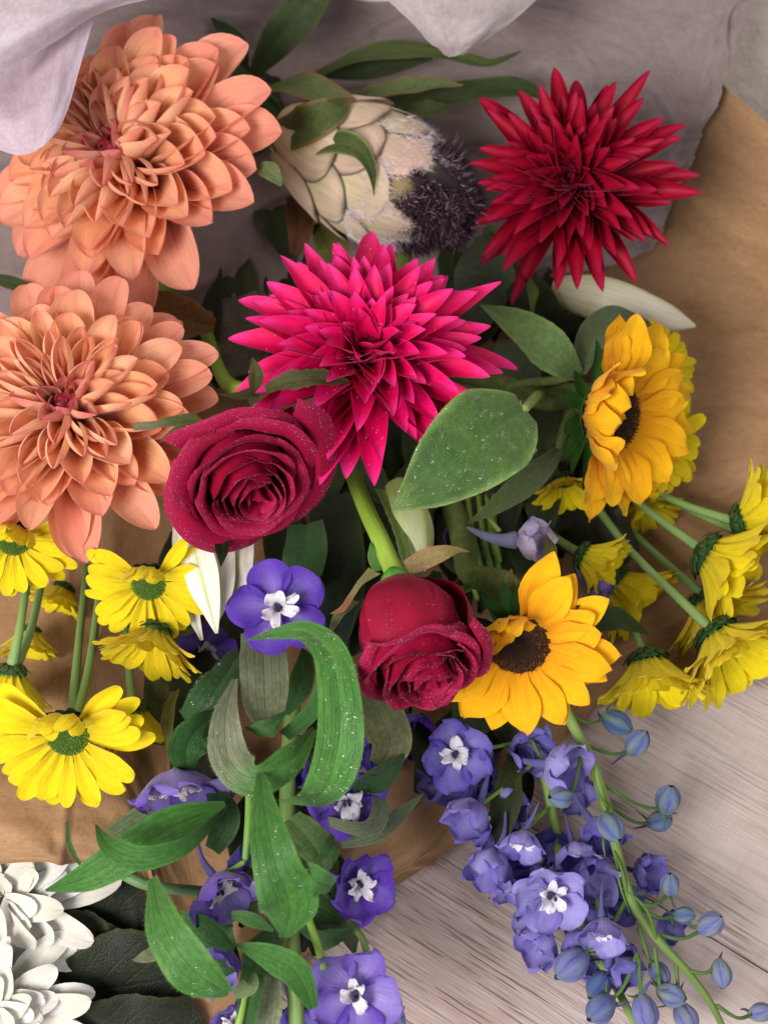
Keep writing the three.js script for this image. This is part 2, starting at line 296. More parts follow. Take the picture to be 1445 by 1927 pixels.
{
  const kraftMap = tex(512, 512, (u, v) => { const f = 0.9 + 0.035 * noise(u * 9, v * 150, 2) + 0.1 * fbm(u * 60, v * 26, 5) + 0.1 * fbm(u * 4, v * 4, 9) - 0.18 * sstep(0.5, 0.7, noise(u * 80, v * 60, 3)); return [f, f * 0.99, f * 0.97]; });
  const kraftBump = tex(512, 512, (u, v) => 0.5 + 0.12 * noise(u * 6, v * 170, 2) + 0.3 * fbm(u * 50, v * 30, 5), false);
  const kraft = new THREE.MeshPhysicalMaterial({ color: new THREE.Color(...lin('#a78564')), map: kraftMap, bumpMap: kraftBump, bumpScale: 0.0004, roughness: 0.72, side: THREE.DoubleSide, specularIntensity: 0.4 });
  const k = thing('kraft_paper', 'brown kraft wrapping paper spread under the bouquet and rising at its right', 'wrapping paper', P(700, 1000, 0.003));
  const at = from(k);
  part('sheet', sheet(at, [
    [[-220, 1640, 0.04], [90, 1618, 0.04], [243, 1630, 0.036], [397, 1945, 0.022], [700, 1688, 0.006], [860, 1588, 0.004], [1120, 1335, 0.004], [1560, 1180, 0.004]],
    [[-220, 1440, 0.034], [90, 1430, 0.034], [243, 1450, 0.03], [397, 1700, 0.018], [680, 1560, 0.008], [860, 1430, 0.006], [1160, 1180, 0.006], [1580, 1030, 0.012]],
    [[-220, 1100, 0.012], [90, 1100, 0.012], [243, 1100, 0.012], [420, 1200, 0.012], [680, 1200, 0.01], [900, 1050, 0.01], [1200, 860, 0.008], [1600, 840, 0.04]],
    [[-220, 800, 0.012], [90, 800, 0.01], [300, 800, 0.01], [500, 800, 0.01], [720, 780, 0.01], [1000, 720, 0.012], [1290, 610, 0.016], [1620, 640, 0.06]],
    [[-220, 560, 0.005], [90, 560, 0.005], [300, 560, 0.005], [500, 540, 0.005], [760, 500, 0.005], [1060, 400, 0.012], [1300, 400, 0.045], [1600, 470, 0.085]],
    [[-220, 100, 0.03], [90, 80, 0.03], [300, 60, 0.03], [520, 40, 0.03], [800, 0, 0.03], [1120, -20, 0.06], [1354, 158, 0.095], [1600, 375, 0.095]],
  ], 220, 160, { sharp: true, ridge: 0.0035, crease: 0.008, freq: 6, rep: [3, 4], sd: 2 }), kraft, k);
  // tissue
  const tisMap = tex(512, 512, (u, v) => { const f = 0.93 + 0.09 * fbm(u * 14, v * 14, 4, 5) + 0.1 * fbm(u * 50, v * 50, 6, 3); return [f, f * 0.985, f * 0.99]; });
  const tisBump = tex(512, 512, (u, v) => 0.5 + 0.4 * fbm(u * 8, v * 8, 4, 5), false);
  const tissue = (c, tr) => phys({ color: new THREE.Color(...lin(c)), vertexColors: false, map: tisMap, bumpMap: tisBump, bumpScale: 0.0006, roughness: 1, transmission: tr, thickness: 0, specularIntensity: 0.3 });
  const b = thing('tissue_paper', 'greyish mauve tissue paper standing behind the upper flowers', 'tissue paper', P(700, 300, 0.03));
  part('sheet', sheet(from(b), [
    [[-200, 700, 0.035], [100, 680, 0.03], [350, 640, 0.025], [600, 600, 0.022], [850, 560, 0.022], [1050, 520, 0.026], [1150, 500, 0.03], [1225, 470, 0.036]],
    [[-200, 400, 0.06], [100, 380, 0.055], [350, 350, 0.05], [600, 320, 0.045], [850, 300, 0.045], [1080, 330, 0.05], [1215, 350, 0.055], [1285, 330, 0.062]],
    [[-200, 100, 0.10], [100, 80, 0.09], [350, 60, 0.085], [600, 60, 0.075], [850, 60, 0.075], [1100, 100, 0.085], [1270, 160, 0.09], [1350, 170, 0.097]],
    [[-200, -120, 0.15], [100, -120, 0.14], [350, -120, 0.125], [600, -100, 0.11], [850, -90, 0.11], [1100, -60, 0.115], [1320, -60, 0.12], [1430, -60, 0.124]],
  ], 180, 120, { ridge: 0.003, crease: 0.009, freq: 6, rep: [2, 1.4], sd: 5 }), tissue('#998e8e', 0.25), b);
  const lt = thing('tissue_paper', 'lilac white tissue flap folded over at the upper left of the orange dahlia', 'tissue paper', P(80, 120, 0.17));
  part('upper_fold', sheet(from(lt), [
    [[-60, 170, 0.172], [0, 138, 0.176], [60, 105, 0.179], [115, 73, 0.181], [178, 30, 0.181], [250, 6, 0.176], [340, -14, 0.168]],
    [[-60, 90, 0.19], [0, 72, 0.192], [60, 45, 0.194], [110, 25, 0.193], [160, 2, 0.19], [230, -22, 0.183], [320, -35, 0.172]],
    [[-60, 0, 0.186], [0, -10, 0.188], [50, -25, 0.188], [100, -40, 0.187], [150, -55, 0.184], [220, -70, 0.178], [310, -80, 0.168]],
    [[-60, -80, 0.165], [0, -90, 0.165], [50, -100, 0.165], [100, -105, 0.165], [150, -110, 0.163], [220, -115, 0.16], [310, -120, 0.15]],
  ], 50, 30, { crease: 0.002, freq: 5, rep: [0.9, 0.6], sd: 3 }), tissue('#d9d0dc', 0.3), lt);
  part('hanging_fold', sheet(from(lt), [
    [[-70, 262, 0.150], [-10, 280, 0.156], [40, 292, 0.160], [85, 272, 0.163], [122, 222, 0.166], [150, 130, 0.170], [178, 34, 0.176]],
    [[-70, 225, 0.156], [-10, 225, 0.166], [40, 218, 0.168], [75, 198, 0.169], [100, 160, 0.171], [125, 90, 0.173], [165, 25, 0.176]],
    [[-70, 190, 0.155], [-10, 170, 0.160], [35, 160, 0.160], [55, 140, 0.161], [80, 110, 0.164], [105, 65, 0.168], [150, 10, 0.174]],
    [[-70, 140, 0.150], [-10, 120, 0.150], [30, 100, 0.150], [55, 85, 0.152], [75, 60, 0.156], [100, 30, 0.162], [140, -10, 0.170]],
  ], 50, 34, { crease: 0.002, freq: 4, rep: [0.9, 0.6], sd: 8 }), tissue('#d2c6d6', 0.3), lt);
  const ct = thing('tissue_paper', 'white tissue corner hanging down at the top beside the long narrow leaves', 'tissue paper', P(860, 40, 0.15));
  part('sheet', sheet(from(ct), [
    [[838, 104, 0.140], [848, 107, 0.140], [860, 107, 0.140], [872, 104, 0.140], [884, 98, 0.140]],
    [[806, 78, 0.146], [830, 76, 0.150], [862, 75, 0.150], [895, 76, 0.149], [922, 72, 0.145]],
    [[757, 28, 0.150], [800, 25, 0.157], [862, 22, 0.158], [930, 24, 0.156], [985, 22, 0.150]],
    [[700, -40, 0.150], [780, -45, 0.158], [870, -50, 0.16], [960, -48, 0.158], [1060, -50, 0.150]],
    [[650, -110, 0.14], [760, -115, 0.15], [870, -120, 0.152], [980, -118, 0.15], [1120, -110, 0.14]],
  ], 40, 36, { crease: 0.004, freq: 4, rep: [0.8, 0.5], sd: 11 }), tissue('#c9c3c4', 0.3), ct);
}

// ---------------------------------------------------------------- dahlias
function dahlia(o) {
  const c = P(o.px, o.py, o.y), R = o.r * unit(c), t0 = thing(o.name, o.label, 'dahlia', c), F = frame(dir(...o.axis), o.roll || 0);
  const geos = [], N = o.N; seed = o.seed;
  for (let i = 0; i < N; i++) {
    const t = (i / (N - 1)) ** (o.pow || 1), phi = i * 2.39996 + jit(0.14), s = o.shape(t, R);
    const dth = jit(o.jth || 7) * (1 - 0.75 * (s.core || 0)), k = 1 + jit(0.1);
    const g = petal(F, { ...s, L: s.L * k, W: s.W * (1 + jit(0.12)), phi, th: s.th.map((a) => a + dth + jit(3)), bend: jit(0.07), col: o.col(t, rnd(), rnd()) });
    geos.push(g); part('petal', g, o.mat, t0);
  }
  // green back and stem
  part('calyx', grid(16, 8, (u, v) => { const a = u * 6.283, r = R * lerp(0.09, 0.3, v); return F.at(Math.cos(a) * r, Math.sin(a) * r, R * (-0.16 + 0.17 * v)); }, () => G.dark), M.plain, t0);
  if (o.stem) stalk(t0, t0, o.stem, [R * 0.075, R * 0.07], G.stem);
  return [t0, geos, R, F];
}
const orange = (t, a, b) => {
  const deep = lin('#b81e50'), pink = lin('#e0707e'), face = mix(lin('#fbbf8c'), lin('#fdd2ac'), a), edgec = mix(lin('#f59a84'), lin('#f08f92'), b), out = mix(lin('#f29a98'), lin('#f6a692'), a);
  return (u, v) => {
    const e = Math.abs(u);
    let c = mix(face, lin('#ee8a5c'), 0.65 * Math.exp(-((u / 0.5) ** 2)) * (1 - sstep(0.3, 0.95, v)));
    c = mix(c, lin('#fdd2b0'), 0.6 * sstep(0.6, 0.95, e) * sstep(0.35, 0.7, v));
    c = mix(c, edgec, 0.75 * sstep(0.78, 1, v) * (1 - 0.4 * b) + 0.3 * (1 - sstep(0.1, 0.5, v)));
    c = mix(c, out, 0.55 * (1 - sstep(0.05, 0.3, t)));
    c = mix(c, lin('#d8646a'), 0.28 * Math.exp(-((u / 0.05) ** 2)) * sstep(0.4, 0.95, v));
    c = mix(c, pink, 0.8 * sstep(0.66, 0.84, t) * (0.5 + 0.5 * e));
    c = mix(c, deep, sstep(0.74, 0.97, t) * (0.4 + 0.6 * sstep(0.1, 0.9, v)) + 0.45 * sstep(0.6, 0.8, t) * sstep(0.6, 1, v));
    c = mix(c, lin('#cf4a3e'), 0.7 * (1 - sstep(0, 0.45, v))); return [c[0] * 1.03, c[1] * 0.98, c[2] * 0.94];
  };
};
const decoShape = (big) => (t, R) => {
  const core = sstep(0.72, 0.86, t), q = sstep(0.36, 0.56, t) * (1 - core);
  return {
    core, L: R * (lerp(0.8, 0.34, t ** 0.8) * (1 - 0.5 * core)), W: R * lerp(lerp(0.43, 0.35, t), 0.13, core) * big, r0: R * 0.25 * (1 - t) ** 0.8, z0: R * 0.4 * t,
    th: [lerp(34, 84, t ** 0.7) + core * 2, lerp(14, 66, t ** 0.8) + core * 40, lerp(-8, 54, t ** 0.8) + core * 78], curl: [lerp(210, 330, q), lerp(165, 300, q) - core * 40, lerp(135, 260, q) - core * 20],
    prof: PROF.deco, groove: 0.02, ruf: 0.02, nu: 10, nv: 13,
  };
};
dahlia({ name: 'orange_dahlia', label: 'large orange dahlia with rolled petals under the lilac tissue flap', px: 290, py: 345, y: 0.098, r: 306, axis: [-0.34, 0.2, 0.9], N: 124, pow: 1.12, seed: 11, mat: M.dahlia, shape: decoShape(1), col: orange, stem: [[300, 345, 0.09], [420, 300, 0.06], [560, 240, 0.05]] });
dahlia({ name: 'orange_dahlia', label: 'orange dahlia with pink heart left of the dark red open rose', px: 150, py: 812, y: 0.086, r: 298, axis: [0.03, 0.3, 0.95], N: 126, pow: 1.12, seed: 25, mat: M.dahlia, shape: decoShape(0.86), col: orange, stem: [[180, 740, 0.07], [280, 620, 0.05], [330, 500, 0.04]] });
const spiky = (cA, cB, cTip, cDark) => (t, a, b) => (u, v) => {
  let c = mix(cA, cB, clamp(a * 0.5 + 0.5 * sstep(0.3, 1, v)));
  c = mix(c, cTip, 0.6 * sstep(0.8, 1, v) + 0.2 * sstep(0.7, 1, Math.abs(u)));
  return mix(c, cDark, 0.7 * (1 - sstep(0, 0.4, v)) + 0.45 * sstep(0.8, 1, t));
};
const cactusShape = (wide, c0, c1, tip) => (t, R) => {
  const core = sstep(0.82, 0.97, t);
  return {
    L: R * lerp(0.95, 0.42, t ** 1.1) * rr(0.92, 1.08) * (1 - 0.5 * core), W: R * lerp(0.27, 0.23, t) * wide * (1 - 0.35 * core), r0: R * 0.13 * (1 - t), z0: R * (0.0 + 0.3 * t),
    th: [lerp(40, 86, t ** 0.7), lerp(14, 70, t ** 0.85), lerp(-12, 58, t ** 0.9) + jit(12) + core * 50], curl: [c0 + jit(30), (c0 + c1) / 2, c1 + jit(25)], prof: PROF[tip], groove: 0.05, ruf: 0.03, twist: jit(0.25), nu: 8, nv: 13,
  };
};
{
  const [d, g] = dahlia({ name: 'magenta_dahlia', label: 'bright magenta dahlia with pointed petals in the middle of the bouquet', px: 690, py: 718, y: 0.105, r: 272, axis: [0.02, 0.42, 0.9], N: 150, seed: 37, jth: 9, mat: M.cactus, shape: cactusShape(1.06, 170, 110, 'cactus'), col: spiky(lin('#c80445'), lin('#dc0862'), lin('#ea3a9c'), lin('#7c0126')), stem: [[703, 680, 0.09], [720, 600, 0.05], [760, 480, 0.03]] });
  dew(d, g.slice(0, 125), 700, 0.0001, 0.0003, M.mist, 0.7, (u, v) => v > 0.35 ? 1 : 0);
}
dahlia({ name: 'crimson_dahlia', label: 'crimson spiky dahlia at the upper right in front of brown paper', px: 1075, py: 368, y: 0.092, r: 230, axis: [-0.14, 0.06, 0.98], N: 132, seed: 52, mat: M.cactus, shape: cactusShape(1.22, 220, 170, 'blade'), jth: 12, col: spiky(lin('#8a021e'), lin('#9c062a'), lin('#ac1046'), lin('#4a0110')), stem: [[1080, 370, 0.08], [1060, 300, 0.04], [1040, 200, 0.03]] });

// ---------------------------------------------------------------- roses
function rose(o) {
  seed = o.seed;
  const c = P(o.px, o.py, o.y), R = o.r * unit(c), H = R * o.h, ax = dir(...o.axis), base = c.clone().addScaledVector(ax, -H * 0.55), t0 = thing('red_rose', o.label, 'rose', base), F = frame(ax, o.roll || 0);
  const geos = [], n = o.n, cIn = lin('#70041c'), cMid = lin('#92062c'), cRim = lin('#a52052'), cOut = lin('#8a0834');
  for (let i = 0; i < n; i++) {
    const q = i / (n - 1), phi0 = i * 2.39996 + jit(0.2), rho = R * (0.09 + 0.79 * q ** 0.85) * (1 + jit(0.04)), span = rad(lerp(115, 66, q)) , roll = o.open * sstep(0.3, 1, q) * rr(0.6, 1.3), Hk = H * (lerp(0.97, o.low, q ** 1.5) + jit(0.03)), nz = rnd() * 20, lean = jit(0.06);
    const g = grid(20, 22, (uu, v) => {
      const u = uu * 2 - 1, wide = span * (0.55 + 0.45 * Math.sqrt(v)), phi = phi0 + u * wide;
      let z = Hk * v * (1 - 0.16 * Math.abs(u) ** 2.6 * v + 0.06 * q * Math.exp(-((u / 0.2) ** 2)) * sstep(0.8, 1, v)), r = rho * (0.2 + 0.8 * Math.sin(Math.min(1, v / o.belly) * 1.5708)) * (1 + (o.tuck || 0.09) * u);
      if (q < 0.5) r *= 1 - 0.18 * sstep(0.6, 1, v) * (1 - q);
      else r *= 1 - o.close * sstep(0.55, 0.95, v);
      const e = sstep(0.72, 1, v); r += 0.045 * R * sstep(0.86, 1, v); z -= 0.035 * H * sstep(0.93, 1, v) ** 2; r += roll * R * 0.36 * e * e * (1 - 0.3 * u * u); z -= roll * H * 0.2 * e * e * e * (1 + 0.4 * Math.cos(u * 3 + nz));
      const wv = 0.085 * R * (0.3 + q) * noise(phi * 1.7, v * 1.6, nz) + 0.018 * R * e * Math.sin(u * 5 + nz) * (0.3 + q) + 0.012 * R * noise(u * 3, v * 4, nz);
      r += wv; const off = o.off * R * (1 - q) * v; z += 0.04 * H * noise(u * 2.2, nz, 3) * v + lean * H * u * v;
      return F.at(Math.cos(phi) * r - off, Math.sin(phi) * r - off * 0.6, z);
    }, (u, v) => mix(mix(mix(cIn, cMid, sstep(0.2, 0.8, v)), cOut, q * 0.6), cRim, 0.6 * sstep(0.85, 1, v)));
    geos.push(g); part('petal', g, M.rose, t0);
  }
  // green base with sepals and the stem
  part('receptacle', grid(14, 8, (u, v) => { const a = u * 6.283, r = R * 0.26 * Math.sin(0.3 + v * 1.35); return F.at(Math.cos(a) * r, Math.sin(a) * r, -R * 0.22 + R * 0.3 * v); }, () => G.mid), M.plain, t0);
  if (o.sepals) for (let k = 0; k < 5; k++) part('sepal', petal(F, { L: R * rr(0.7, 1), W: R * 0.3, phi: k * 1.2566 + 0.3, r0: R * 0.14, z0: 0, th: [20, 35, o.sepals], curl: [70, 40, 10], prof: PROF.cactus, nu: 5, nv: 10, col: (u, v) => mix(G.mid, lin('#7b5a3c'), 0.6 * sstep(0.8, 1, v)) }), M.softleaf, t0);
  dew(t0, geos.slice(Math.floor(n * 0.15)), o.drops, 0.00006, 0.00017, M.mist, 0.75, (u, v) => v > 0.9 ? 4 : v > 0.45 ? 0.4 : 0.1);
  return [t0, F, R];
}
{
  const [r1] = rose({ label: 'dark red open rose with layered petals below the magenta dahlia', px: 460, py: 885, y: 0.128, r: 143, tuck: 0.12, h: 1.3, axis: [0.34, -0.6, 0.74], n: 24, open: 0.8, low: 0.84, belly: 0.6, close: 0.04, off: 0.22, seed: 71, drops: 3800 });
  // its long sepals, seen at its top and left
  const at = r1;
  const sep = lin('#4d5a34'), sepd = lin('#3a4424');
  leaf(r1, at, { pts: [[470, 760, 0.128], [510, 728, 0.137], [570, 712, 0.141], [620, 712, 0.14], [658, 718, 0.138]], hw: [10, 14, 22, 16, 2], n: [0, 0.5, 0.9], col: sep, col2: sepd, serr: 0.3, wave: 0.15 }, M.softleaf, 'sepal');
  leaf(r1, at, { pts: [[478, 735, 0.133], [482, 705, 0.14], [475, 672, 0.144]], hw: [8, 15, 1], n: [0.3, 0.2, 0.9], col: sep }, M.softleaf, 'sepal');
  leaf(r1, at, { pts: [[485, 735, 0.132], [450, 745, 0.134], [412, 742, 0.134]], hw: [14, 10, 1], n: [0, 0.6, 0.8], col: sepd }, M.softleaf, 'sepal');
  leaf(r1, at, { pts: [[375, 790, 0.122], [330, 792, 0.126], [290, 800, 0.128], [252, 803, 0.128]], hw: [16, 12, 9, 10], n: [0.1, 0.5, 0.9], col: lin('#5f7a4c'), col2: lin('#7b8e70'), wave: 0.1 }, M.softleaf, 'sepal');
  leaf(r1, at, { pts: [[350, 800, 0.121], [320, 820, 0.12], [300, 832, 0.119]], hw: [12, 8, 1], n: [0, 0.4, 0.9], col: lin('#566b44') }, M.softleaf, 'sepal');
  stalk(r1, r1, [[480, 800, 0.1], [495, 740, 0.115], [440, 730, 0.09], [410, 690, 0.07], [375, 580, 0.055]], [0.0035, 0.0035, 0.0035, 0.003, 0.003], lin('#7fa03a'));
  const [r2] = rose({ label: 'half open red rose bud beside the lower sunflower', px: 780, py: 1208, y: 0.118, r: 130, tuck: 0.15, h: 2.05, axis: [0.24, -0.76, 0.62], n: 21, open: 0.66, low: 0.9, belly: 0.48, close: 0.13, off: 0.12, seed: 93, drops: 3800, roll: 0.6 });
  stalk(r2, r2, [[662, 890, 0.075], [690, 960, 0.095], [718, 1020, 0.104], [755, 1110, 0.106]], [0.0033, 0.0035, 0.0037, 0.004], [lin('#6d8a30'), lin('#86a83a'), lin('#9cbc4a')]);
  leaf(r2, r2, { pts: [[765, 1070, 0.118], [800, 1052, 0.124], [835, 1040, 0.127], [860, 1035, 0.127], [882, 1038, 0.126]], hw: [16, 20, 15, 6, 1], n: [0.1, 0.3, 0.9], col: lin('#8a8a5c'), col2: lin('#7c8a48'), edge: lin('#a86a5a') }, M.softleaf, 'sepal');
  leaf(r2, r2, { pts: [[705, 1075, 0.118], [680, 1095, 0.122], [662, 1120, 0.124], [645, 1145, 0.123], [622, 1155, 0.121]], hw: [14, 7, 6, 6, 1], n: [-0.3, 0.2, 0.9], col: G.pale, col2: lin('#8d6a52') }, M.softleaf, 'sepal');
  leaf(r2, r2, { pts: [[668, 1130, 0.115], [640, 1155, 0.118], [628, 1175, 0.116], [620, 1195, 0.113]], hw: [12, 10, 8, 1], n: [-0.5, 0, 0.8], col: lin('#5c7350') }, M.softleaf, 'sepal');
  leaf(r2, r2, { pts: [[860, 1110, 0.1], [880, 1105, 0.106], [895, 1085, 0.112]], hw: [8, 9, 1], n: [0.3, 0.3, 0.9], col: G.mid }, M.softleaf, 'sepal');
  leaf(r2, r2, { pts: [[710, 1075, 0.1], [702, 1048, 0.104], [697, 1022, 0.106]], hw: [8, 11, 1], n: [-0.4, 0.2, 0.9], col: G.mid }, M.softleaf, 'sepal');
}

// ---------------------------------------------------------------- sunflowers
function sunflower(o) {
  seed = o.seed;
  const c = P(o.px, o.py, o.y), R = o.r * unit(c), t0 = thing('sunflower', o.label, 'sunflower', c), F = frame(dir(...o.axis), o.roll || 0), rd = R * o.disc;
  part('disc', grid(28, 10, (u, v) => { const a = u * 6.283, r = rd * (1 - v); return F.at(Math.cos(a) * r, Math.sin(a) * r, R * (0.02 + 0.1 * (1 - (1 - v) ** 2) - 0.1 * sstep(0.45, 1, v))); }, (u, v) => mix(lin('#3a2210'), lin('#1d1208'), v)), M.seed, t0);
  const fl = new THREE.ConeGeometry(1, 2.4, 5); fl.rotateX(Math.PI / 2);
  const nf = 460, im = new THREE.InstancedMesh(fl, new THREE.MeshPhysicalMaterial({ roughness: 0.7 }), nf), m = new THREE.Matrix4(), q = new THREE.Quaternion().setFromUnitVectors(V(0, 0, 1), F.ez);
  for (let i = 0; i < nf; i++) {
    const k = Math.sqrt((i + 0.5) / nf), a = i * 2.39996, r = rd * k, z = R * (0.03 + 0.1 * (1 - k * k) - 0.1 * sstep(0.55, 0, k));
    const s = rd * 0.042 * rr(0.7, 1.2), d = F.at(Math.cos(a) * 0.25 * k, Math.sin(a) * 0.25 * k, 1).normalize();
    q.setFromUnitVectors(V(0, 0, 1), d);
    m.compose(F.at(Math.cos(a) * r, Math.sin(a) * r, z), q, V(s, s, s * rr(0.9, 1.8))); im.setMatrixAt(i, m);
    const cc = mix(lin('#2a180a'), lin('#8a5a20'), rnd() ** 2 * sstep(0.35, 0.8, k)); im.setColorAt(i, new THREE.Color(...cc));
  }
  im.name = 'disc_florets'; im.userData.kind = 'stuff'; t0.add(im);
  for (const [n, off, ring] of [[o.n, 0, 0], [o.n, 0.5, 1]]) for (let i = 0; i < n; i++) {
    const phi = (i + off + jit(0.25)) / n * 6.283, fold = o.fold ? o.fold(phi) : 0, a = rnd(), L = R * (1 - o.disc * 0.9) * rr(0.9, 1.12) * (1 - 0.12 * ring);
    const th = fold ? [40 + 50 * fold, 60 + 70 * fold + jit(15), 70 + 90 * fold + jit(30)] : [ring ? 22 : 8, ring ? 12 : 2, jit(16) - 6];
    part('petal', petal(F, { L: L * (1 - 0.25 * fold), W: R * 0.4 * rr(0.85, 1.15), phi, r0: rd * 0.93, z0: R * (0.02 * ring), th, curl: [70, 40, 25 + jit(30)], prof: PROF.sun, groove: 0.05, ruf: 0.06 + 0.08 * fold, bend: jit(0.12), twist: jit(0.25) + fold * jit(0.8), nu: 8, nv: 12, col: (u, v) => mix(mix(lin('#ee9e04'), lin('#fabb08'), clamp(v * 1.3 + a * 0.3)), lin('#fccb1a'), 0.5 * sstep(0.5, 1, v) * a) }), M.yellow, t0);
  }
  for (let i = 0; i < 16; i++) part('bract', petal(F, { L: R * rr(0.45, 0.62), W: R * 0.15, phi: i * 2.39996, r0: rd * 0.6, z0: -R * 0.12, th: [-5, 25, 30 + jit(30)], curl: 50, prof: PROF.cactus, nu: 4, nv: 8, col: (u, v) => mix(G.mid, G.dark, v) }), M.softleaf, t0);
  part('flower_base', grid(18, 8, (u, v) => { const a = u * 6.283, r = rd * lerp(0.2, 1.05, Math.sin(v * 1.57)); return F.at(Math.cos(a) * r, Math.sin(a) * r, R * (-0.2 + 0.22 * v)); }, () => G.mid), M.softleaf, t0);
  return [t0, F, R];
}
{
  const [s1] = sunflower({ label: 'sunflower facing right beside the large wet leaf', px: 1148, py: 782, y: 0.085, r: 196, disc: 0.36, axis: [0.5, -0.12, 0.8], n: 15, seed: 118, fold: (p) => { const d = Math.cos(p - 1.5); return d > 0.3 ? (d - 0.1) * rr(0.05, 0.9) : 0; } });
  stalk(s1, s1, [[1120, 760, 0.075], [1075, 745, 0.078], [1030, 752, 0.078], [970, 735, 0.074], [900, 710, 0.06], [820, 690, 0.04]], [0.009, 0.006, 0.0052, 0.005, 0.005, 0.005], lin('#6d8048'), 'stem', M.softleaf);
  stalk(s1, s1, [[1088, 702, 0.09], [1050, 715, 0.087], [990, 722, 0.08], [950, 735, 0.075]], [0.002, 0.002, 0.0022, 0.0024], lin('#7f9656'), 'leaf_stalk', M.softleaf);
  stalk(s1, s1, [[985, 772, 0.126], [998, 757, 0.118], [1010, 745, 0.09], [1020, 745, 0.08]], [0.0018, 0.002, 0.0022, 0.0024], lin('#8aa560'), 'leaf_stalk', M.softleaf);
  const big = leaf(s1, s1, { pts: [[988, 770, 0.126], [945, 797, 0.132], [885, 842, 0.134], [810, 905, 0.128], [738, 960, 0.116]], hw: [34, 88, 92, 58, 1], n: [-0.05, 0.1, 1], col: lin('#4b7f3a'), col2: lin('#3d7232'), edge: lin('#88a860'), fold: 0.16, wave: 0.06, serr: 0.07, nu: 16, nv: 40 }, M.pinleaf);
  edgeHairs(big, 400, 0.0008, 0.000025);
  dew(big, [big.geometry], 300, 0.00025, 0.0012, M.drop, 0.6, (u, v) => u > -0.75 ? (v > 0.2 ? 1 : 0.3) : 0.3);
  leaf(s1, s1, { pts: [[1090, 706, 0.09], [1045, 668, 0.098], [985, 615, 0.1], [903, 573, 0.096]], hw: [14, 42, 36, 1], n: [0.1, 0.25, 0.95], col: lin('#5d8f4e'), col2: lin('#5d8a4a'), fold: 0.2, serr: 0.05 }, M.pinleaf);
  leaf(s1, s1, { pts: [[1092, 705, 0.088], [1115, 640, 0.09], [1165, 600, 0.085], [1225, 610, 0.07]], hw: [12, 34, 42, 8], n: [-0.4, 0.35, 0.85], col: lin('#4c6b45'), fold: 0.3 }, M.pinleaf);
  leaf(s1, s1, { pts: [[1052, 845, 0.07], [1000, 900, 0.082], [945, 945, 0.084], [880, 985, 0.08]], hw: [12, 30, 22, 1], n: [-0.2, 0.5, 0.8], col: lin('#4c6e3c'), fold: 0.35 }, M.pinleaf);
  stalk(s1, s1, [[1080, 760, 0.075], [1065, 800, 0.07], [1050, 850, 0.068]], [0.003, 0.0025, 0.002], lin('#6d8048'), 'leaf_stalk', M.softleaf);
  leaf(s1, s1, { pts: [[950, 640, 0.06], [975, 690, 0.062], [990, 740, 0.058]], hw: [20, 42, 20], n: [0, 0.2, 1], col: lin('#56735a') }, M.pinleaf);
  const [s2] = sunflower({ label: 'sunflower with brown disc facing forward beside the red rose bud', px: 975, py: 1212, y: 0.094, r: 184, disc: 0.33, axis: [-0.12, -0.34, 0.9], n: 14, seed: 131, roll: 0.2, fold: (p) => { const d = Math.cos(p - 0.45); return d > 0.6 ? (d - 0.1) * rr(0.25, 0.7) : 0; } });
  stalk(s2, s2, [[980, 1160, 0.08], [950, 1100, 0.08], [885, 1080, 0.07], [870, 1020, 0.055], [850, 950, 0.04]], [0.007, 0.0055, 0.005, 0.005, 0.005], lin('#7d9050'), 'stem', M.softleaf);
  leaf(s2, s2, { pts: [[960, 1130, 0.1], [958, 1100, 0.105], [962, 1070, 0.108]], hw: [12, 12, 1], n: [0, 0.2, 1], col: G.olive }, M.softleaf);
  leaf(s2, s2, { pts: [[1120, 1180, 0.06], [1165, 1165, 0.062], [1222, 1195, 0.05]], hw: [12, 26, 1], n: [0.1, 0.6, 0.8], col: lin('#2f5230') }, M.softleaf);
  leaf(s2, s2, { pts: [[1030, 1075, 0.07], [1036, 1030, 0.072], [1028, 985, 0.066]], hw: [14, 14, 1], n: [0.5, 0.2, 0.8], col: G.olive }, M.softleaf);
}

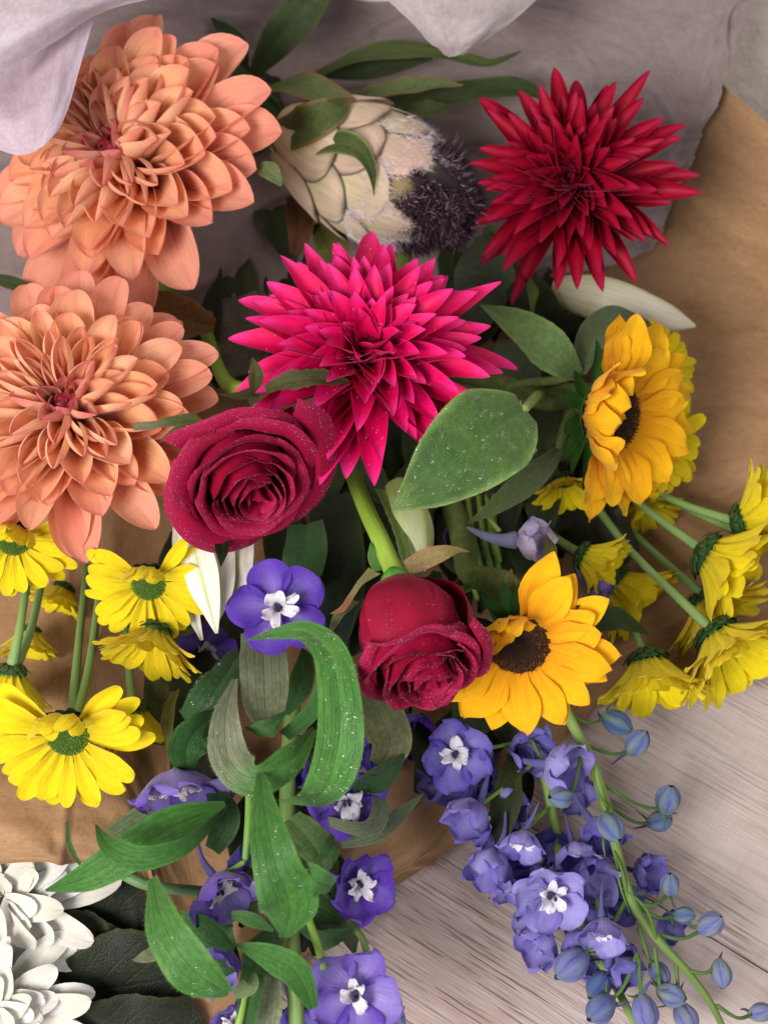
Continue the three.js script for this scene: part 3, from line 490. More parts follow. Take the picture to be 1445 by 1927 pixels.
// ---------------------------------------------------------------- yellow chrysanthemums
function daisy(o) {
  seed = o.seed;
  const c = P(o.px, o.py, o.y), R = o.r * (o.back ? 1.02 : 1) * unit(c), t0 = thing('yellow_chrysanthemum', o.label, 'chrysanthemum', c, 'yellow chrysanthemums in the bouquet'), F = frame(dir(...o.axis), jit(0.2)), rd = R * 0.26, cup = (o.cup || 0) + (o.back ? 8 : 0), geos = [];
  part('disc', grid(22, 8, (u, v) => { const a = u * 6.283, r = rd * Math.cos(v * 1.55) * 1.02; return F.at(Math.cos(a) * r, Math.sin(a) * r, R * 0.02 + rd * 0.42 * Math.sin(v * 1.55)); }, (u, v) => mix(lin('#6a7a1a'), lin('#33500f'), sstep(0.1, 0.45, v))), M.seed, t0);
  if (!o.back) {
    const fl = new THREE.IcosahedronGeometry(1, 1), nf = 240, im = new THREE.InstancedMesh(fl, new THREE.MeshPhysicalMaterial({ roughness: 0.55 }), nf), m = new THREE.Matrix4(), q = new THREE.Quaternion();
    for (let i = 0; i < nf; i++) { const k = Math.sqrt((i + rr(0.1, 0.9)) / nf), a = i * 2.39996 + jit(0.12 / (k + 0.2)), e = Math.acos(k * 0.99), r = rd * k, s = rd * 0.05 * rr(0.7, 1.15); m.compose(F.at(Math.cos(a) * r, Math.sin(a) * r, R * 0.02 + rd * 0.42 * Math.sin(e)), q, V(s, s, s)); im.setMatrixAt(i, m); im.setColorAt(i, new THREE.Color(...mix(lin('#2c440a'), lin('#66801c'), rnd() * 0.6 + 0.6 * sstep(0.7, 1, k)))); }
    im.name = 'disc_florets'; im.userData.kind = 'stuff'; t0.add(im);
  }
  const n = (o.n || 13) + 3;
  for (let ring = 0; ring < 2; ring++) for (let i = 0; i < n; i++) {
    const phi = (i + ring * 0.5 + jit(0.22)) / n * 6.283, d = Math.cos(phi - (o.fdir ?? 0)), fold = o.fold && d > 0.74 ? o.fold * (d - 0.3) * rr(0.35, 0.85) : 0, a = rnd();
    const base = cup + (ring ? 14 : 2) + jit(7), th = fold ? [30 + 40 * fold, 60 + 60 * fold, 85 + 70 * fold + jit(25)] : [base + 8, base - 2, base - 14 + jit(10)];
    const g = petal(F, { L: R * 0.78 * rr(0.9, 1.08) * (1 - 0.08 * ring) * (1 - 0.2 * fold), W: R * (o.back ? 0.31 : 0.26) * rr(0.85, 1.12), phi, r0: rd * 0.85, z0: R * 0.02 * ring, th, curl: [90, 55, 30 + jit(25)], prof: PROF.ray, groove: 0.09, ruf: 0.05, bend: jit(0.14), twist: jit(o.back ? 0.15 : 0.35), nu: 8, nv: 11, nick: 0.02, col: (u, v) => mix(mix(lin(o.back ? '#f2de16' : '#e6cc12'), lin(o.back ? '#fae60e' : '#f0da0c'), clamp(a * 0.5 + v * 0.6)), lin('#d2c010'), 0.6 * (1 - sstep(0, 0.3, v))) });
    geos.push(g); part('petal', g, M.yellow, t0);
  }
  part('calyx', grid(18, 8, (u, v) => { const a = u * 6.283, r = rd * lerp(0.25, 1.12, Math.sin(v * 1.57)); return F.at(Math.cos(a) * r, Math.sin(a) * r, R * (-0.2 + 0.2 * v)); }, () => G.dark), M.plain, t0);
  for (let i = 0; i < 18; i++) part('bract', petal(F, { L: R * 0.2, W: R * 0.13, phi: i * 2.39996, r0: rd * lerp(0.45, 0.85, i / 18), z0: R * lerp(-0.2, -0.09, i / 18), th: [5, 35, 60], curl: 60, prof: PROF.round, nu: 4, nv: 6, col: (u, v) => mix(lin('#4c6b36'), lin('#6d8450'), sstep(0.6, 1, Math.abs(u))) }), M.softleaf, t0);
  for (const s of o.stems || []) stalk(t0, t0, s, [0.0019, 0.0017, 0.0019, 0.0024], [lin('#6f8f52'), lin('#7fa05c'), lin('#87a868')]);
  if (o.dew) dew(t0, geos, o.dew, 0.0002, 0.0006, M.drop, 0.6, (u, v) => v > 0.3 ? 1 : 0);
  return t0;
}
const chrys = [
  { label: 'yellow chrysanthemum with green eye directly under the left orange dahlia, at the picture edge', px: 26, py: 1015, y: 0.085, r: 122, axis: [0.12, -0.42, 0.9], fold: 0.9, fdir: -0.3, seed: 201, stems: [[[50, 1120, 0.05], [40, 1060, 0.07], [30, 1020, 0.08]]] },
  { label: 'yellow chrysanthemum with folded upper petals between orange dahlia and white lily', px: 280, py: 1098, y: 0.085, r: 124, axis: [0.04, -0.3, 0.95], fold: 0.95, fdir: 0.15, seed: 202, dew: 130, stems: [[[180, 1060, 0.03], [230, 1080, 0.05], [280, 1100, 0.08]]] },
  { label: 'closed yellow chrysanthemum hanging below the one with folded upper petals', px: 292, py: 1192, y: 0.072, r: 118, axis: [-0.2, -0.86, 0.45], cup: 34, n: 13, seed: 203 },
  { label: 'largest yellow chrysanthemum, green eyed, above the brown paper and white flowers', px: 128, py: 1382, y: 0.08, r: 158, axis: [-0.02, -0.3, 0.95], fold: 0.9, fdir: 0, n: 14, seed: 204, dew: 60, stems: [[[196, 1050, 0.03], [174, 1220, 0.055], [150, 1330, 0.07], [132, 1375, 0.078]], [[165, 1060, 0.025], [148, 1220, 0.05], [134, 1372, 0.074]]] },
  { label: 'yellow chrysanthemum seen from behind at the picture edge above the largest one', px: 20, py: 1268, y: 0.06, r: 108, axis: [-0.1, -0.97, 0.05], cup: 38, back: 1, seed: 205, stems: [[[62, 1010, 0.05], [42, 1160, 0.064], [22, 1260, 0.062]], [[95, 1020, 0.04], [60, 1180, 0.055], [28, 1258, 0.058]]] },
  { label: 'yellow chrysanthemum seen from behind, half hidden right of the largest one', px: 252, py: 1338, y: 0.05, r: 100, axis: [0.12, -0.97, 0.1], cup: 42, back: 1, seed: 206, stems: [[[235, 1150, 0.03], [245, 1280, 0.045], [252, 1335, 0.05]]] },
  { label: 'small shaded yellow chrysanthemum deep below the left orange dahlia', px: 120, py: 1108, y: 0.03, r: 70, axis: [-0.3, -0.8, 0.3], cup: 30, back: 1, seed: 207 },
  { label: 'small shaded yellow chrysanthemum behind two stems at the left', px: 55, py: 1190, y: 0.035, r: 75, axis: [0, -0.9, 0.3], cup: 35, back: 1, seed: 208 },
  { label: 'yellow chrysanthemum on a long stem, uppermost at the right edge, pointing sideways', px: 1400, py: 985, y: 0.045, r: 130, axis: [0.86, 0.3, 0.3], cup: 28, back: 1, seed: 209, stems: [[[1210, 915, 0.03], [1300, 955, 0.038], [1398, 985, 0.045]], [[1240, 925, 0.022], [1310, 965, 0.03], [1385, 998, 0.04]]] },
  { label: 'yellow chrysanthemum seen from behind on brown paper, above the one on the wood', px: 1335, py: 1045, y: 0.045, r: 150, axis: [0.78, -0.5, 0.32], cup: 30, n: 15, back: 1, seed: 210, stems: [[[1180, 930, 0.035], [1250, 985, 0.042], [1332, 1043, 0.046]]] },
  { label: 'yellow chrysanthemum with spread petals at the end of the longest stem, over the wood', px: 1352, py: 1198, y: 0.04, r: 152, axis: [0.42, -0.72, 0.5], cup: 26, n: 15, back: 1, seed: 211, stems: [[[1120, 950, 0.04], [1180, 1030, 0.045], [1270, 1120, 0.045], [1350, 1195, 0.042]]] },
  { label: 'yellow chrysanthemum hanging straight down over the wood grain below the right stems', px: 1218, py: 1245, y: 0.035, r: 132, axis: [0.12, -0.9, 0.36], cup: 32, n: 14, back: 1, seed: 212, stems: [[[1190, 1180, 0.03], [1202, 1210, 0.034], [1216, 1243, 0.036]]] },
  { label: 'shaded yellow chrysanthemum on the brown paper between the long stems and lower sunflower', px: 1160, py: 1100, y: 0.022, r: 122, axis: [0.72, -0.62, 0.2], cup: 36, back: 1, seed: 213 },
  { label: 'small yellow chrysanthemum poking out above the right shoulder of the lower sunflower', px: 1100, py: 1048, y: 0.05, r: 100, axis: [0.82, -0.45, 0.3], cup: 40, back: 1, seed: 214, stems: [[[1020, 995, 0.04], [1060, 1022, 0.046], [1098, 1046, 0.05]]] },
  { label: 'yellow chrysanthemum half hidden behind the right side of the upper sunflower', px: 1232, py: 828, y: 0.05, r: 112, axis: [0.55, -0.1, 0.8], cup: 5, seed: 215 },
  { label: 'yellow chrysanthemum behind the top right of the upper sunflower', px: 1228, py: 690, y: 0.055, r: 95, axis: [0.5, 0.3, 0.8], cup: 10, seed: 216 },
  { label: 'small yellow chrysanthemum under the left side of the upper sunflower', px: 1062, py: 905, y: 0.05, r: 75, axis: [0.05, -0.85, 0.45], cup: 25, back: 1, seed: 217 },
  { label: 'yellow chrysanthemum below the upper sunflower, crossed by a green stem', px: 1205, py: 945, y: 0.02, r: 90, axis: [0.3, -0.8, 0.4], cup: 25, back: 1, seed: 218 },
  { label: 'shaded yellow chrysanthemum behind the two on the right above the wood', px: 1328, py: 1128, y: 0.022, r: 125, axis: [0.5, -0.75, 0.3], cup: 20, back: 1, seed: 219, stems: [[[1150, 965, 0.02], [1230, 1040, 0.026], [1325, 1122, 0.026]]] },
];
for (const d of chrys) daisy(d);

// ---------------------------------------------------------------- protea
{
  seed = 301;
  const a = P(545, 250, 0.085), b = P(880, 415, 0.098), c = a.clone().lerp(b, 0.5), ax = b.clone().sub(a), L = ax.length(), F = frame(ax.clone().normalize(), 0), Rm = 122 * unit(c);
  const t0 = thing('protea', 'cream protea bud with black furry tip among long green leaves', 'protea', c);
  const rho = (s) => Rm * Math.pow(Math.max(0, Math.sin(Math.PI * clamp(0.09 + s * 0.89, 0, 1))), 0.62), put = (s, az, off) => F.at(Math.cos(az) * (rho(s) + off), Math.sin(az) * (rho(s) + off), (s - 0.5) * L);
  part('core', grid(28, 18, (u, v) => put(v, u * 6.283, -Rm * 0.06).multiplyScalar(1), (u, v) => mix(lin('#8d7f5a'), lin('#2a2024'), sstep(0.75, 0.85, v))), M.fur, t0);
  const tips = [];
  for (let i = 0; i < 26; i++) {
    const q = i / 25, s1 = lerp(0.9, 0.36, q ** 0.9), len = lerp(0.62, 0.36, q), az = i * 2.39996, span = lerp(0.62, 0.5, q), off = Rm * lerp(-0.03, 0.05, q), tone = rnd();
    const cream = mix(lin('#d3c9a0'), lin('#d6b6a2'), tone), dark = lin('#2a1620');
    part('bract', grid(14, 20, (uu, v) => { const u = uu * 2 - 1, w = span * (v < 0.55 ? lerp(0.75, 1, v / 0.55) : Math.pow(Math.max(0, 1 - ((v - 0.55) / 0.45) ** 2.4), 0.5)); return put(s1 - len * (1 - v), az + u * w, off + Rm * (0.03 * v - 0.02 * u * u + 0.05 * sstep(0.7, 1, v))); },
      (u, v) => { const e = Math.max(sstep(0.83, 0.93, Math.abs(u)) * sstep(0.4, 0.65, v), sstep(0.94, 0.975, v)); let k = mix(lin('#b39a7c'), cream, sstep(0, 0.45, v)); k = mix(k, lin('#bcc48a'), 0.4 * Math.exp(-((u / 0.35) ** 2)) * (1 - v)); k = mix(k, lin('#d6b4ac'), 0.45 * sstep(0.5, 0.9, v)); k = mul(k, 0.94 + 0.16 * noise(u * 9, v * 2, i)); return mix(k, dark, 0.95 * e * (q > 0.25 ? 1 : 0)); }), M.white, t0);
    tips.push([s1, az, span, off, q]);
  }
  const hair = new THREE.ConeGeometry(1, 1, 4); hair.translate(0, 0.5, 0);
  const furry = (name, n, color, gen) => {
    const im = new THREE.InstancedMesh(hair, new THREE.MeshPhysicalMaterial({ roughness: 0.75, specularIntensity: 0.3 }), n), m = new THREE.Matrix4(), q = new THREE.Quaternion();
    for (let i = 0; i < n; i++) { const [p, d, len, w] = gen(); q.setFromUnitVectors(V(0, 1, 0), d.normalize()); m.compose(p, q, V(w, len, w)); im.setMatrixAt(i, m); im.setColorAt(i, new THREE.Color(...color())); }
    im.name = name; im.userData.kind = 'stuff'; t0.add(im);
  };
  const outward = (az) => F.at(Math.cos(az), Math.sin(az), 0);
  furry('white_fur', 4200, () => mul(lin('#e8e0e6'), rr(0.7, 1.05)), () => {
    const [s1, az, span, off, q] = tips[Math.floor(rnd() * 11)], e = jit(1), s = s1 - rnd() ** 1.5 * 0.13 - Math.abs(e) * 0.08, z = az + e * span * 0.9;
    return [put(s, z, off + Rm * 0.02), F.ez.clone().multiplyScalar(1.3).add(outward(z).multiplyScalar(rr(0.05, 0.5))).add(V(jit(0.5), jit(0.5), jit(0.5))), Rm * rr(0.06, 0.2), Rm * 0.0042];
  });
  furry('black_fur', 7000, () => rnd() < 0.09 ? lin('#b9a8b4') : mix(lin('#1a0f16'), lin('#6b4c5e'), rnd() ** 2.2), () => {
    let s, z, cl; do { s = rr(0.76, 1.0); z = rnd() * 6.283; cl = 0.5 + 0.9 * noise(Math.cos(z) * 2.4, Math.sin(z) * 2.4, s * 6); } while (cl < 0.55 - 4 * (s - 0.79));
    return [put(s, z, Rm * (-0.02 + 0.07 * cl)), F.ez.clone().multiplyScalar(0.5).add(outward(z).multiplyScalar(rr(0.2, 0.9))).add(V(jit(0.8), jit(0.8), jit(0.8))), Rm * rr(0.08, 0.22) * (0.5 + cl), Rm * 0.006];
  });
  stalk(t0, t0, [[560, 260, 0.085], [500, 190, 0.075], [455, 130, 0.065]], [0.006, 0.005, 0.005], G.dark);
  const dk = lin('#2c4a2a'), md = lin('#466436'), lt = lin('#5f8050'), rim = lin('#8a6a3a');
  const LV = [
    { pts: [[474, 145, 0.075], [515, 85, 0.095], [565, 25, 0.11], [605, -25, 0.118]], hw: [8, 30, 38, 24], n: [0.3, 0.1, 0.95], col: lin('#33522c') },
    { pts: [[460, 140, 0.075], [440, 80, 0.09], [398, 34, 0.098]], hw: [10, 22, 2], n: [-0.2, 0.2, 0.9], col: lin('#22401f') },
    { pts: [[475, 165, 0.08], [440, 130, 0.09], [398, 118, 0.094]], hw: [14, 20, 2], n: [0, 0.5, 0.8], col: dk },
    { pts: [[560, 158, 0.07], [660, 112, 0.085], [770, 92, 0.09], [860, 108, 0.09], [925, 118, 0.092], [980, 97, 0.096]], hw: [8, 22, 28, 18, 13, 2], n: [0, 0.6, 0.8], col: md, fold: 0.3, wave: 0.15 },
    { pts: [[595, 140, 0.07], [700, 128, 0.078], [812, 105, 0.08]], hw: [6, 20, 8], n: [0, -0.3, 0.9], col: dk },
    { pts: [[640, 188, 0.075], [720, 170, 0.09], [800, 158, 0.096], [872, 160, 0.096]], hw: [10, 20, 17, 2], n: [0, 0.4, 0.9], col: lt, edge: rim, wave: 0.15 },
    { pts: [[700, 195, 0.07], [800, 184, 0.08], [900, 168, 0.085], [985, 166, 0.086], [1027, 190, 0.084]], hw: [8, 18, 22, 18, 2], n: [0, 0.2, 0.95], col: lin('#2f4c28'), wave: 0.15 },
    { pts: [[755, 205, 0.085], [800, 205, 0.092], [852, 198, 0.09]], hw: [8, 20, 2], n: [0, 0.3, 0.9], col: md },
    { pts: [[500, 168, 0.085], [565, 158, 0.105], [630, 190, 0.118], [668, 235, 0.118], [692, 258, 0.114]], hw: [12, 34, 34, 22, 2], n: [[0, 0.4, 0.9], [0.1, 0.3, 0.95], [0.3, 0.2, 0.9], [0.5, 0, 0.8]], col: lt, edge: rim },
    { pts: [[510, 262, 0.09], [565, 240, 0.115], [625, 210, 0.125], [662, 184, 0.122]], hw: [26, 38, 28, 2], n: [0, -0.1, 1], col: md, edge: rim },
    { pts: [[560, 292, 0.095], [620, 268, 0.118], [672, 280, 0.124], [698, 320, 0.12], [704, 368, 0.112]], hw: [10, 28, 22, 13, 2], n: [[0, 0.3, 0.9], [0, 0.2, 1], [0.5, 0, 0.8], [0.8, 0, 0.5]], col: md, edge: lin('#8aa04a') },
    { pts: [[480, 316, 0.13], [508, 322, 0.133], [530, 350, 0.13]], hw: [8, 18, 3], n: [0, 0.1, 1], col: lt },
    { pts: [[510, 140, 0.07], [495, 190, 0.08], [520, 230, 0.085]], hw: [20, 36, 24], n: [0.2, 0, 1], col: lin('#1d3319') },
  ];
  for (const l of LV) leaf(t0, t0, { fold: 0.24, wave: 0.08, ...l }, M.softleaf);
}

// ---------------------------------------------------------------- lilies: pale closed buds with dark leaves
function lilyBud(o, t0) {
  const at = from(t0), w = o.pts.map((p) => at(...p)), A = w.map((p) => [p.x, p.y, p.z]), U = o.r * unit(P(...o.pts[0]));
  const T = w[w.length - 1].clone().sub(w[0]).normalize(), F = frame(T, o.roll || 0);
  for (let k = 0; k < 3; k++) part('tepal', grid(12, 22, (uu, v) => {
    const u = uu * 2 - 1, a = k * 2.0944 + u * 1.1, r = U * along([0.55, 0.85, 1, 0.92, 0.62, 0.06], v) * (1 + 0.16 * Math.exp(-((u / 0.35) ** 2)) - 0.06 * Math.abs(u) + 0.01 * k) * (1 + (o.open || 0) * v * v * v);
    return V(...along(A, v)).addScaledVector(F.ex, Math.cos(a) * r).addScaledVector(F.ey, Math.sin(a) * r);
  }, (u, v) => mix(mix(lin(o.green > 1 ? '#b9cc7c' : '#dedbb8'), lin(o.green > 1 ? '#d3dcae' : '#ebe5d0'), sstep(0.2, 0.8, v)), lin('#a9b85a'), (o.green || 0.5) * (Math.exp(-((u / 0.16) ** 2)) * 0.9 + 0.4 * (1 - sstep(0, 0.4, v))))), M.white, t0);
}
{
  const a = thing('lily', 'white lily buds pointing down below the dark red open rose', 'lily', P(400, 1080, 0.05));
  seed = 410;
  const lp = (spec) => part('tepal', leafGeo(from(a), { fold: -0.25, wave: 0.06, nu: 14, nv: 30, n: [0, 0.1, 1], tint: (u, v) => mix(mix(lin('#e9e6d2'), lin('#f4f1e8'), sstep(0.1, 0.7, v)), lin('#b4c46a'), 0.75 * Math.exp(-((u / 0.14) ** 2)) + 0.5 * sstep(0.88, 1, Math.abs(u)) * sstep(0.5, 1, v) + 0.5 * sstep(0.93, 1, v)), ...spec }), M.white, a);
  lp({ pts: [[352, 960, 0.088], [366, 1030, 0.094], [386, 1110, 0.092], [408, 1192, 0.08]], hw: [26, 34, 30, 3], n: [-0.25, 0.1, 1] });
  lp({ pts: [[405, 960, 0.085], [410, 1030, 0.09], [412, 1110, 0.088], [402, 1180, 0.078]], hw: [24, 32, 27, 4], n: [0.2, 0.1, 1] });
  lp({ pts: [[450, 950, 0.078], [451, 1020, 0.085], [446, 1090, 0.084], [432, 1160, 0.074]], hw: [22, 27, 24, 3], n: [0.1, 0.1, 1] });
  lp({ pts: [[335, 980, 0.075], [342, 1050, 0.08], [352, 1120, 0.076], [380, 1205, 0.066]], hw: [16, 24, 22, 4], n: [-0.5, 0.1, 0.9] });
  leaf(a, a, { pts: [[415, 985, 0.098], [418, 1030, 0.106], [416, 1066, 0.107]], hw: [16, 14, 1], n: [0.1, 0, 1], col: G.deep }, M.softleaf);
  const b = thing('lily', 'pale green lily bud and dark glossy leaves beside the green rose stem', 'lily', P(690, 1020, 0.04));
  lilyBud({ pts: [[745, 910, 0.055], [770, 960, 0.062], [790, 1010, 0.062], [800, 1075, 0.056]], r: 33, green: 1.3 }, b);
  leaf(b, b, { pts: [[625, 930, 0.05], [632, 1020, 0.06], [640, 1110, 0.06], [630, 1230, 0.05]], hw: [40, 52, 46, 16], n: [0, 0.1, 1], col: lin('#1c3a26'), col2: lin('#203f2a'), fold: 0.1 }, M.softleaf);
  leaf(b, b, { pts: [[575, 985, 0.064], [575, 1040, 0.07], [560, 1090, 0.068], [525, 1130, 0.06]], hw: [34, 42, 34, 4], n: [-0.1, 0.1, 1], col: lin('#2f6a38'), col2: lin('#2c6034') }, M.pinleaf);
  leaf(b, b, { pts: [[712, 920, 0.06], [745, 980, 0.066], [765, 1050, 0.066], [775, 1100, 0.06]], hw: [10, 16, 14, 4], n: [0.5, 0, 0.8], col: lin('#6f9a4c'), edge: lin('#9cba7a'), serr: 0.2 }, M.softleaf);
  leaf(b, b, { pts: [[720, 950, 0.045], [740, 1020, 0.05], [760, 1090, 0.045]], hw: [26, 34, 20], n: [0, 0, 1], col: G.deep }, M.softleaf);
  const c = thing('lily', 'cream pointed lily bud under the crimson dahlia', 'lily', P(1195, 585, 0.045));
  lilyBud({ pts: [[1040, 545, 0.045], [1120, 562, 0.05], [1210, 588, 0.052], [1308, 614, 0.05]], r: 40, green: 0.35, roll: 0.5 }, c);
}

// ---------------------------------------------------------------- delphiniums
const D = { violet: lin('#5a32ac'), deep: lin('#442290'), lilac: lin('#a093d4'), pale: lin('#b9b0da'), blue: lin('#5866b8'), slate: lin('#626f9e') };
const bee = new THREE.IcosahedronGeometry(1, 1);
function floret(t0, o) {
  const cw = P(o.px, o.py, o.y), R = o.r * (o.closed ? 1.22 : 1.06) * unit(cw), g = new THREE.Group(); g.name = 'floret'; g.position.copy(cw).sub(t0.position); t0.add(g);
  const F = frame(dir(...o.axis), o.roll ?? rr(-0.5, 0.5)), A = o.colA || o.pal?.[0] || D.violet, B = o.colB || o.pal?.[1] || D.lilac, op = o.open ?? 12;
  for (let k = 0; k < 5; k++) {
    const a = rnd(), inner = k % 2;
    part('sepal', petal(F, { L: R * rr(0.86, 1.0), W: R * rr(0.86, 1.0), phi: k * 1.2566 + jit(0.1), r0: R * 0.07, z0: -R * 0.12 + R * 0.03 * inner, th: o.closed ? [14, 62 + jit(10), 96 + jit(24)] : [op * 0.5, op + 10 + jit(6), op * 1.3 + jit(18)], curl: o.closed ? [110, 90, 90] : [90, 70, 50 + jit(30)], prof: o.closed ? PROF.sep : PROF.round, ruf: 0.12, rufN: 1.9, groove: 0.035, nick: 0.07, nu: 10, nv: 11, col: (u, v) => { let c = mix(A, B, clamp((o.fade ?? 0.4) * (0.4 + 0.8 * a) + 0.45 * Math.exp(-((u / 0.45) ** 2)) * (1 - sstep(0.2, 0.9, v)) - 0.3 * u * u)); c = mix(c, lin('#9fae70'), 0.7 * Math.exp(-((u / 0.2) ** 2)) * sstep(0.72, 0.95, v) * (o.tip ?? 0.35)); c = mix(c, D.deep, 0.35 * sstep(0.1, 0.5, noise(u * 9, v * 1.2, k + a * 9)) * (1 - 0.5 * v)); return mix(c, D.blue, (o.blue ?? 0.1) * (0.5 + 0.5 * noise(u * 2, v * 3, k))); } }), M.blue, g);
  }
  if (!o.closed) {
    for (let k = 0; k < 6; k++) part('bee_petal', petal(F, { L: R * rr(0.38, 0.56), W: R * rr(0.2, 0.34), phi: k * 1.047 + 0.6 + jit(0.45), r0: R * 0.03, z0: R * 0.0, th: [70, 40 + jit(20), 15 + jit(45)], curl: [140, 60, 20 + jit(60)], prof: PROF.round, ruf: 0.32, rufN: 1.5, nick: 0.2, bend: jit(0.25), twist: jit(0.7), nu: 8, nv: 10, col: (u, v) => mix(lin('#c9c4dd'), lin('#eeeaf2'), sstep(0.1, 0.6, v)) }), M.white, g);
    const st = []; for (let k = 0; k < 7; k++) { const e = bee.clone(), s = R * 0.035, p = F.at(jit(0.07) * R, jit(0.07) * R, R * rr(0.12, 0.24)); e.scale(s, s, s * 1.6); e.translate(p.x, p.y, p.z); st.push(e); }
    const m = mergeGeometries(st); m.setAttribute('color', new THREE.Float32BufferAttribute(new Float32Array(m.attributes.position.count * 3).map((_, i) => [0.03, 0.03, 0.06][i % 3]), 3)); part('stamens', m, M.plain, g);
  }
  if (o.spur !== 0) { const s = o.spur || 1, n = F.at(jit(0.3), jit(0.3), -1); part('spur', tube([F.at(0, 0, -R * 0.1), n.clone().multiplyScalar(R * 0.55 * s).add(F.at(R * 0.08, 0, 0)), n.clone().multiplyScalar(R * 0.95 * s).add(F.at(R * 0.42, 0, 0))], [R * 0.1, R * 0.055, R * 0.02], (u, v) => mix(lin('#6a66b0'), lin('#5f5a86'), v), 10, 7), M.blue, g); }
  if (o.to) { const q = P(...o.to).sub(cw), s = F.at(0, 0, -R * 0.15); part('pedicel', tube([s, s.clone().lerp(q, 0.5).add(V(0, -0.002, 0)), q], [0.0009, 0.0008, 0.001], () => lin('#6f9440'), 10, 6), M.stem, g); }
  return g;
}
function bud(t0, o) {
  const cw = P(o.px, o.py, o.y), R = o.r * rr(0.66, 0.9) * unit(cw), g = new THREE.Group(); g.name = 'bud'; g.position.copy(cw).sub(t0.position); t0.add(g);
  const F = frame(dir(...o.axis), rnd() * 6), a0 = rnd();
  for (let k = 0; k < 5; k++) part('sepal', grid(8, 12, (uu, v) => {
    const u = uu * 2 - 1, a = k * 1.2566 + u * 0.72, r = R * 0.8 * Math.pow(Math.sin(Math.PI * lerp(0.06, 0.985, v)), 0.6) * (1 + 0.16 * Math.cos(u * 1.75) - 0.12 + 0.05 * (k % 2)) * lerp(0.84, 1.04, v) * (1 + 0.06 * noise(u * 1.5 + k, v * 2.5, a0 * 9)) * (1 - 0.05 * Math.sin(v * 14 + k) * u * u);
    return F.at(Math.cos(a) * r, Math.sin(a) * r, R * 2.05 * (v - 0.5) + R * 0.1 * sstep(0.9, 1, v) * (k % 2));
  }, (u, v) => { const pal = o.pal ?? a0; let c = mix(mix(lin('#3c5f98'), lin('#7678bc'), pal), lin('#37317e'), sstep(0.7, 1, Math.abs(u)) * 0.4 + 0.4 * noise(u * 5, v * 2.2, a0 * 20 + k)); c = mix(c, lin('#8fa860'), (o.grn ?? 0.9) * clamp(0.6 * Math.exp(-((u / 0.5) ** 2)) * (1 - sstep(0.3, 1, v) * 0.4) + 0.35 * noise(u * 4, v * 2, k + a0 * 7))); return mix(c, lin('#7f9a4a'), 0.7 * (1 - sstep(0, 0.2, v)) + 0.3 * sstep(0.9, 1, v)); }), M.blue, g);
  const n = o.spurDir ? dir(...o.spurDir) : F.at(jit(1), jit(1), -0.8).normalize(), b0 = F.at(0, 0, -R * 0.8);
  part('spur', tube([b0.clone().multiplyScalar(0.8), b0.clone().addScaledVector(n, R * 0.75), b0.clone().addScaledVector(n, R * 1.35).add(F.at(0, R * 0.4, 0))], [R * 0.18, R * 0.1, R * 0.03], (u, v) => mix(D.slate, lin('#4f4a80'), v), 10, 7), M.blue, g);
  for (let k = 0; k < 2; k++) { const d = F.at(jit(1), jit(1), rr(-0.6, 0.6)).normalize(); part('bracteole', tube([b0, b0.clone().addScaledVector(d, R * 0.6), b0.clone().addScaledVector(d, R * 1.3).add(V(jit(0.002), jit(0.001), jit(0.002)))], [0.0006, 0.0005, 0.0001], () => lin('#5c7a38'), 8, 5), M.stem, g); }
  if (o.to) { const q = P(...o.to).sub(cw); part('pedicel', tube([b0, b0.clone().lerp(q, 0.45).add(V(0, 0.001, 0.003)), q], [0.0008, 0.0007, 0.0010], () => lin('#587a3c'), 12, 6), M.stem, g); }
  return g;
}
